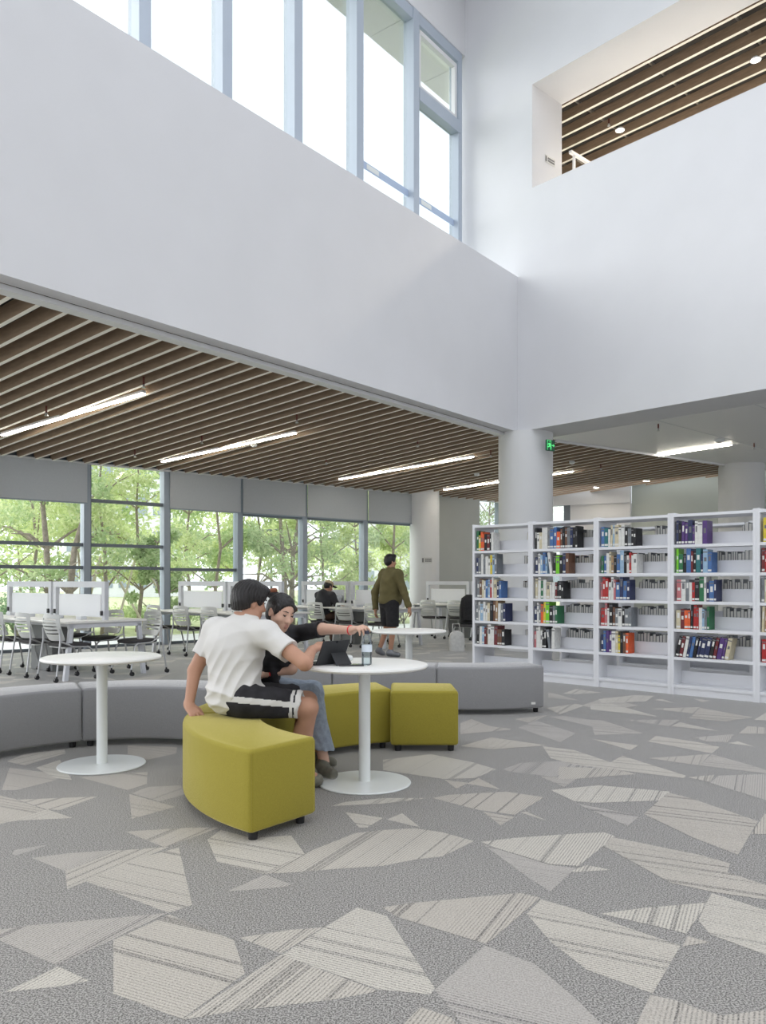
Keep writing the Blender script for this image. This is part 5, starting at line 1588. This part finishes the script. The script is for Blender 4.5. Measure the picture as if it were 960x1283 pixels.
# T-shirt
slv_l = np.array(shl) + (np.array(ell_) - np.array(shl)) * 0.58
slv_r = np.array(shr) + (np.array(elr) - np.array(shr)) * 0.55
sh = [ell((-0.885, 4.785, 0.56), (0.175, 0.155, 0.125), None, 0.05), ell((-0.895, 4.82, 0.69), (0.158, 0.14, 0.17), None, 0.07), ell((-0.90, 4.85, 0.84), (0.185, 0.145, 0.155), None, 0.07),
      cone(shl, shr, 0.082, 0.082, 0.06), cone(che, nck, 0.125, 0.077, 0.05), cone(shl, ell_, 0.068, 0.070, 0.04), cone(shr, elr, 0.068, 0.074, 0.04),
      plane(slv_l, np.array(ell_) - np.array(shl), 0.003) if False else cutcone(slv_l + (np.array(ell_) - slv_l) * 0.02, ell_, 0.0, 0.0)]
sh = sh[:-1]
def cut_ball(c, r, k=0.004): return ell(c, (r, r, r), None, k, -1)
def sleeve_cut(a, b, t, r=0.16):
    a, b = np.array(a), np.array(b); d = (b - a) / np.linalg.norm(b - a)
    return cut_ball(a + (b - a) * t + d * r, r)
sh += [sleeve_cut(shl, ell_, 0.60), sleeve_cut(shr, elr, 0.56), cutcone(nck, hc, 0.066, 0.056, 0.004), plane((-0.88, 4.78, 0.462), (0, 0, -1))]
fo = folds(3, 0.055, 42, [(0.5, 0.1, 0.85), (-0.35, 0, 0.95), (0.9, 0.1, -0.4)])
def shirt_fold(Pn):
    lowm = np.clip((0.92 - Pn[:, 2]) / 0.34, 0.15, 1.0)
    return fo(Pn) * lowm * np.clip((Pn[:, 2] - 0.47) / 0.08, 0, 1)
sdf_obj('tshirt', sh, VX, M['tshirt'], man, O, warp=shirt_fold, smooth_it=1)
# shorts with a pale side stripe
st = [ell(pel, (0.165, 0.15, 0.112), None, 0.04), cone(hipr, (-0.50, 4.70, 0.515), 0.105, 0.092, 0.05), cone(hipl, (-0.55, 4.95, 0.515), 0.105, 0.092, 0.05)]
for a, b in ((hipr, knr), (hipl, knl)):
    st.append(sleeve_cut(a, b, 0.80, 0.14))
st.append(plane((-0.87, 4.78, 0.450), (0, 0, -1), 0.003))
hr_, kr_ = np.array(hipr), np.array(knr); td = (kr_ - hr_) / np.linalg.norm(kr_ - hr_)
def shorts_zone(Cn):
    q = Cn - hr_; t = q @ td
    perp = q - np.outer(t, td)
    ang_ = np.degrees(np.arctan2(perp[:, 2], -perp[:, 1]))
    side = (np.abs(ang_ - 14) < 10) & (Cn[:, 1] < 4.80)
    hem = (t > 0.262) & (t < 0.280) | (t > 0.290)
    return (side | (hem & (Cn[:, 1] < 4.85))).astype(int)
sdf_obj('shorts', st, VX, [M['black_cloth'], M['white_stripe']], man, O, warp=folds(8, 0.012, 50, [(0.9, 0, 0.3), (0.6, 0.5, -0.6)]), zone=shorts_zone)
for a, tt in ((ankr, (-0.40, 4.84, 0.045)), (ankl, (-0.45, 5.01, 0.045))):
    a = np.array(a); tt = np.array(tt)
    sdf_obj('shoe', [cone(a + (0, 0, -0.05), tt, 0.046, 0.040, 0.03), cone(a + (-0.03, 0, -0.055), a + (0, 0, -0.02), 0.042, 0.042, 0.03), plane((0, 0, 0.002), (0, 0, -1), 0.003)], 0.007, M['shoe'], man, O)

# ------------------------------------------------------------------ the woman in black reaching for the bottle
O = np.array((-0.84, 5.22, 0.445))
wom = empty('person', O)
tag(wom, 'person in black top and light jeans reaching for the water bottle', 'person')
pel, che, nck = (-0.845, 5.235, 0.545), (-0.735, 5.17, 0.79), (-0.675, 5.115, 0.925)
shl, shr = (-0.615, 5.245, 0.895), (-0.675, 4.975, 0.885)
ell_, wrl = tuple(P(404, 788, 5.06)), tuple(P(441, 789.5, 4.90))
elr, wrr = tuple(P(365, 838, 5.00)), tuple(P(337, 843, 4.995))
hipr, knr, ankr = (-0.82, 5.15, 0.535), (-0.475, 5.14, 0.510), (-0.375, 5.085, 0.10)
hipl, knl, ankl = (-0.80, 5.32, 0.535), (-0.470, 5.33, 0.510), (-0.43, 5.36, 0.10)
hc = np.array(P(352.5, 767, 5.0)); hf, hu = (0.66, -0.70, -0.30), (0.26, -0.10, 1.0)
S_ = 0.98
hp, HL, HF = head_prims(hc, hf, hu, S_)
body = [ell(pel, (0.14, 0.15, 0.10)), ell((-0.795, 5.205, 0.67), (0.105, 0.125, 0.14), None, 0.06), ell(che, (0.11, 0.14, 0.13), None, 0.06), cone(che, nck, 0.085, 0.055, 0.05),
        cone(nck, hc - np.array(HF[2]) * 0.03, 0.047, 0.045, 0.03), cone(shl, shr, 0.055, 0.055, 0.05), cone(shl, ell_, 0.044, 0.036, 0.03), cone(ell_, wrl, 0.037, 0.024, 0.015),
        cone(shr, elr, 0.044, 0.036, 0.03), cone(elr, wrr, 0.037, 0.024, 0.015), cone(hipr, knr, 0.08, 0.055, 0.04), cone(knr, ankr, 0.05, 0.034, 0.02), cone(hipl, knl, 0.08, 0.055, 0.04), cone(knl, ankl, 0.05, 0.034, 0.02)]
body += hp
cap_top = np.array((-0.098, 4.83, 0.955))
body += hand_prims(wrl, (cap_top + np.array((-0.03, 0.0, 0.02)) - np.array(wrl)), (0.0, -0.35, 1), -1, (0.75, 0.7, 0.7, 0.6), 0.5, 0.92)
body += hand_prims(wrr, (-0.7, 0.25, -0.25), (0, -0.5, 0.9), 1, (0.5, 0.5, 0.5, 0.5), 0.3, 0.92)
sdf_obj('body', body, VX, [M['skin_pale'], M['lip']], wom, O, zone=face_zone(HL, S_))
eyes_brows(HL, HF, S_, wom, O, True)
hr = [ell(HL(0, -0.016, 0.030), (0.082 * S_, 0.100 * S_, 0.092 * S_), rotm(*HF), 0.02), ell(HL(0, -0.05, -0.02), (0.072 * S_, 0.055 * S_, 0.08 * S_), rotm(*HF), 0.03),
      cone(HL(-0.070, 0.035, 0.05), HL(-0.074, 0.012, -0.05), 0.009, 0.005, 0.015), cone(HL(0.070, 0.035, 0.05), HL(0.076, 0.020, -0.055), 0.008, 0.004, 0.012), 
      ell(HL(0, 0.118, -0.018), (0.084 * S_, 0.092 * S_, 0.094 * S_), rotm(*HF), 0.012, -1), ell(HL(0.086, 0.006, -0.03), (0.022, 0.024, 0.03), rotm(*HF), 0.01, -1)]
sdf_obj('hair', hr, 0.005, M['hair'], wom, O, warp=hair_warp(hc, HF, 2, 0.003))
bunc = np.array(P(341.5, 744, 5.07))
sdf_obj('hair_bun', [ell(bunc, (0.036, 0.036, 0.034)), cone(bunc, hc + np.array(HF[2]) * 0.06, 0.022, 0.03, 0.02)], 0.005, M['hair'], wom, O, warp=hair_warp(bunc, HF, 5, 0.003))
sdf_obj('hair_tie', [cone(bunc + np.array((-0.022, -0.015, 0.010)), bunc + np.array((0.018, -0.022, 0.022)), 0.02, 0.018, 0.01)], 0.005, M['scrunchie'], wom, O)
tp_ = [ell((-0.83, 5.225, 0.60), (0.125, 0.145, 0.11), None, 0.05), ell((-0.795, 5.205, 0.67), (0.125, 0.145, 0.15), None, 0.06), ell(che, (0.128, 0.155, 0.14), None, 0.06), cone(che, nck, 0.10, 0.062, 0.05),
       cone(shl, shr, 0.066, 0.066, 0.05), cone(shl, ell_, 0.057, 0.052, 0.04), cone(shr, elr, 0.057, 0.056, 0.04), cone(ell_, P(412, 788, 5.02), 0.050, 0.047, 0.02),
       cone((-0.70, 5.02, 0.72), (-0.665, 5.0, 0.615), 0.07, 0.03, 0.05)]
tp_ += [sleeve_cut(ell_, wrl, 0.02 if False else -0.06, 0.13), sleeve_cut(shr, elr, 0.78, 0.11), cutcone(nck, hc, 0.056, 0.048, 0.004)]
sdf_obj('black_top', tp_, VX, M['black_cloth'], wom, O, warp=folds(5, 0.010, 60, [(0.9, 0, 0.3), (0.2, 0, 1)]))
jn = [ell(pel, (0.15, 0.16, 0.108), None, 0.04), cone(hipr, knr, 0.092, 0.070, 0.05), cone(knr, ankr, 0.070, 0.086, 0.03), cone(hipl, knl, 0.092, 0.070, 0.05), cone(knl, ankl, 0.070, 0.086, 0.03),
      plane((0, 0, 0.135), (-0.12, 0, -1), 0.003)]
sdf_obj('jeans', jn, VX, M['denim'], wom, O, warp=folds(6, 0.010, 55, [(0.9, 0, 0.4), (0.3, 0.3, 0.9)]))
for a, tt in ((np.array((-0.385, 5.08, 0.09)), np.array((-0.315, 5.00, 0.040))), (np.array((-0.43, 5.36, 0.09)), np.array((-0.34, 5.32, 0.040)))):
    sdf_obj('shoe', [cone(a + (0, 0, -0.04), tt, 0.045, 0.034, 0.03), cone(a + (-0.03, 0.02, -0.045), a + (0, 0, 0.0), 0.042, 0.040, 0.03), plane((0, 0, 0.002), (0, 0, -1), 0.003)], 0.006, [M['shoe'], M['sole']], wom, O, zone=lambda C_: (C_[:, 2] < 0.022).astype(int))
w_ = np.array(wrl); dd = w_ - np.array(ell_); dd /= np.linalg.norm(dd)
def ringband(c, d, r, t, name, parent, O):
    d = Vector(d); x = d.orthogonal().normalized(); y = d.cross(x); pts = [Vector(c) + (x * math.cos(a) + y * math.sin(a)) * r - Vector(O) for a in [2 * math.pi * k / 20 for k in range(21)]]
    MB().tube(pts, t, 6).build(name, M['red_band'], parent, 60)
ringband(w_ - dd * 0.012, dd, 0.0275, 0.0045, 'bracelet', wom, O)
w2 = np.array(wrr); d2 = w2 - np.array(elr); d2 /= np.linalg.norm(d2)
ringband(w2 - d2 * 0.008, d2, 0.0275, 0.006, 'bracelet', wom, O)

# ------------------------------------------------------------------ the person walking past
O = np.array((0.12, 13.2, 0.0))
wk = empty('person', O)
tag(wk, 'person in olive jacket and black shorts walking past the study tables', 'person')
pel, che, nck = (0.10, 13.2, 0.90), (0.145, 13.2, 1.24), (0.125, 13.2, 1.43)
shl, shr = (0.02, 13.36, 1.37), (0.245, 13.04, 1.36)
hc = np.array((0.125, 13.2, 1.575)); hf, hu = (0.85, 0.5, -0.05), (0, 0, 1)
hp, HL, HF = head_prims(hc, hf, hu, 1.0)
elr, wrr = tuple(P(505, 738, 13.0)), tuple(P(513, 762, 12.95))
ell_, wrl = tuple(P(470, 742, 13.38)), tuple(P(470.5, 764, 13.35))
hipr, knr, ankr = (0.15, 13.12, 0.88), (0.16, 13.08, 0.48), tuple(P(489.5, 815, 13.15))
hipl, knl, ankl = (0.05, 13.29, 0.88), (0.07, 13.27, 0.50), tuple(P(476, 812, 13.4))
body = [ell(pel, (0.15, 0.14, 0.12)), ell((0.12, 13.2, 1.07), (0.14, 0.13, 0.16), None, 0.06), ell(che, (0.16, 0.15, 0.16), None, 0.06), cone(nck, hc, 0.058, 0.055, 0.03), cone(shl, shr, 0.07, 0.07, 0.05),
        cone(shl, ell_, 0.052, 0.042), cone(ell_, wrl, 0.042, 0.028), cone(shr, elr, 0.052, 0.042), cone(elr, wrr, 0.042, 0.028),
        cone(hipr, knr, 0.085, 0.056, 0.04), cone(knr, ankr, 0.056, 0.036), cone(hipl, knl, 0.085, 0.056, 0.04), cone(knl, ankl, 0.056, 0.036)] + hp
body += hand_prims(wrr, (0.25, 0, -1), (0.9, -0.4, 0.2), 1, (0.4, 0.4, 0.4, 0.4)) + hand_prims(wrl, (0.05, 0, -1), (-0.9, 0.4, 0), -1, (0.4, 0.4, 0.4, 0.4))
sdf_obj('body', body, 0.009, [M['skin'], M['lip']], wk, O, zone=face_zone(HL, 1.0))
eyes_brows(HL, HF, 1.0, wk, O)
sdf_obj('hair', [ell(HL(0, -0.014, 0.032), (0.086, 0.102, 0.098), rotm(*HF), 0.02), ell(HL(0, -0.055, -0.01), (0.072, 0.055, 0.07), rotm(*HF), 0.03), ell(HL(0, 0.05, 0.09), (0.06, 0.05, 0.036), rotm(*HF), 0.02),
        ell(HL(0, 0.11, -0.035), (0.085, 0.09, 0.09), rotm(*HF), 0.012, -1)], 0.008, M['hair'], wk, O)
jk = [ell((0.12, 13.2, 0.93), (0.20, 0.18, 0.13), None, 0.05), ell((0.125, 13.2, 1.08), (0.19, 0.175, 0.20), None, 0.06), ell(che, (0.19, 0.185, 0.18), None, 0.06), cone(shl, shr, 0.09, 0.09, 0.06), cone(che, (0.125, 13.2, 1.45), 0.13, 0.07, 0.05),
      cone(shl, ell_, 0.074, 0.066, 0.04), cone(ell_, wrl, 0.066, 0.052, 0.02), cone(shr, elr, 0.074, 0.066, 0.04), cone(elr, wrr, 0.066, 0.052, 0.02), plane((0, 0, 0.845), (0, 0, -1), 0.004) if False else cutcone(nck, hc, 0.06, 0.05, 0.004)]
jk += [sleeve_cut(ell_, wrl, 0.95, 0.1), sleeve_cut(elr, wrr, 0.95, 0.1), ell((0.12, 13.2, 0.62), (0.35, 0.3, 0.23), None, 0.004, -1)]
sdf_obj('jacket', jk, 0.009, M['olive'], wk, O, warp=folds(4, 0.014, 30, [(0.7, 0.2, 0.6), (-0.4, 0, 0.9)]))
sh2 = [ell(pel, (0.165, 0.155, 0.13), None, 0.04), cone(hipr, knr, 0.115, 0.10, 0.05), cone(hipl, knl, 0.115, 0.10, 0.05), plane((0, 0, 0.50), (0, 0, -1), 0.004)]
sdf_obj('shorts', sh2, 0.009, M['black_cloth'], wk, O)
for a, t in ((np.array(ankr), np.array((0.25, 13.10, 0.04))), (np.array(ankl), np.array(P(480, 819, 13.4)))):
    sdf_obj('shoe', [cone(a + (-0.03, 0, -0.045), t, 0.05, 0.042, 0.03), cone(a, a + (-0.02, 0, -0.04), 0.045, 0.045, 0.03), plane((0, 0, 0.002), (0, 0, -1), 0.003)], 0.009, M['laptop'], wk, O)

# ------------------------------------------------------------------ the reader with the cap at the third table
cs = E3 + DT * 1.74 + DWd * -0.40
O = np.array((cs.x, cs.y, 0.475))
rd = empty('person', O)
tag(rd, 'seated person in charcoal hoodie and khaki cap at a laptop', 'person')
F2 = np.array((DWd.x, DWd.y, 0.0)); L2 = np.array((DT.x, DT.y, 0.0)); Z2 = np.array((0, 0, 1.0))
def RP(f, l, z): return np.array((cs.x, cs.y, 0.0)) + F2 * f + L2 * l + Z2 * z
pel, che, nck = RP(-0.08, 0, 0.56), RP(0.0, 0, 0.85), RP(0.07, 0, 1.03)
shl, shr = RP(0.03, 0.18, 0.96), RP(0.03, -0.18, 0.96)
hc = RP(0.13, 0, 1.14); hp, HL, HF = head_prims(hc, F2 - 0.45 * Z2 - 0.25 * L2, Z2 + 0.4 * F2, 1.0)
els, wrs = [RP(0.13, s * 0.23, 0.78) for s in (1, -1)], [RP(0.30, s * 0.12, 0.775) for s in (1, -1)]
hips, kns, anks = [RP(-0.03, s * 0.09, 0.555) for s in (1, -1)], [RP(0.38, s * 0.10, 0.56) for s in (1, -1)], [RP(0.34, s * 0.10, 0.10) for s in (1, -1)]
body = [ell(pel, (0.14, 0.14, 0.09)), ell(RP(-0.04, 0, 0.70), (0.13, 0.13, 0.15), None, 0.05), ell(che, (0.15, 0.15, 0.15), None, 0.05), cone(nck, hc, 0.056, 0.054), cone(shl, shr, 0.065, 0.065, 0.05)] + hp
for i, s in enumerate((1, -1)):
    body += [cone((shl, shr)[i], els[i], 0.05, 0.042), cone(els[i], wrs[i], 0.04, 0.028), cone(hips[i], kns[i], 0.08, 0.056), cone(kns[i], anks[i], 0.054, 0.036)] + hand_prims(wrs[i], F2, Z2, -s, (0.4, 0.4, 0.4, 0.4))
sdf_obj('body', body, 0.009, [M['skin'], M['lip']], rd, O, zone=face_zone(HL, 1.0))
jk = [ell(RP(-0.06, 0, 0.60), (0.165, 0.165, 0.10), None, 0.05), ell(RP(-0.04, 0, 0.72), (0.16, 0.16, 0.17), None, 0.05), ell(che, (0.18, 0.18, 0.17), None, 0.05), cone(shl, shr, 0.085, 0.085, 0.05), ell(RP(-0.03, 0, 1.0), (0.10, 0.12, 0.09), None, 0.05)]
for i in range(2): jk += [cone((shl, shr)[i], els[i], 0.07, 0.06), cone(els[i], wrs[i], 0.058, 0.045)]
jk += [cutcone(RP(0.10, 0, 1.03), hc, 0.05, 0.05, 0.005)]
sdf_obj('hoodie', jk, 0.009, M['charcoal'], rd, O, warp=folds(9, 0.012, 30, [(0.6, 0.3, 0.7)]))
sdf_obj('trousers', [ell(pel, (0.15, 0.15, 0.10), None, 0.04)] + [cone(hips[i], kns[i], 0.092, 0.07, 0.04) for i in range(2)] + [cone(kns[i], anks[i], 0.07, 0.06, 0.03) for i in range(2)], 0.009, M['brown'], rd, O)
sdf_obj('hair', [ell(HL(0, -0.02, 0.012), (0.082, 0.094, 0.09), rotm(*HF), 0.02), ell(HL(0, 0.11, -0.035), (0.085, 0.09, 0.09), rotm(*HF), 0.012, -1)], 0.009, M['hair'], rd, O)
cap = sdf_obj('cap', [ell(HL(0, -0.008, 0.052), (0.089, 0.105, 0.075), rotm(*HF), 0.02), plane(HL(0, 0, 0.045), -np.array(HF[2]), 0.004)], 0.008, M['khaki'], rd, O)
sdf_obj('brim', [ell(HL(0, 0.12, 0.046), (0.07, 0.075, 0.010), rotm(*HF), 0.01)], 0.006, M['charcoal'], cap, O)
for i, s in enumerate((1, -1)):
    sdf_obj('shoe', [cone(anks[i] + Z2 * -0.05, anks[i] + F2 * 0.15 - Z2 * 0.06, 0.045, 0.038, 0.03), plane((0, 0, 0.002), (0, 0, -1), 0.003)], 0.009, M['black_cloth'], rd, O)
# small pouch left of the reader on the second table
pz = E2 + DT * 0.15 + DWd * 0.30
pb = empty('brown_pouch', (pz.x, pz.y, TZ + 0.002)); tag(pb, 'small brown pouch lying on the study table beside the woman', 'pouch')
MB().lathe([(0.07, 0.0), (0.10, 0.02), (0.10, 0.06), (0.07, 0.095), (0.03, 0.105)], 18).build('body', M['brown'], pb, 60)
MB().tube([(-0.06, 0, 0.09), (0, 0, 0.125), (0.06, 0, 0.09)], 0.008, 6).build('handle', M['brown'], pb, 60)
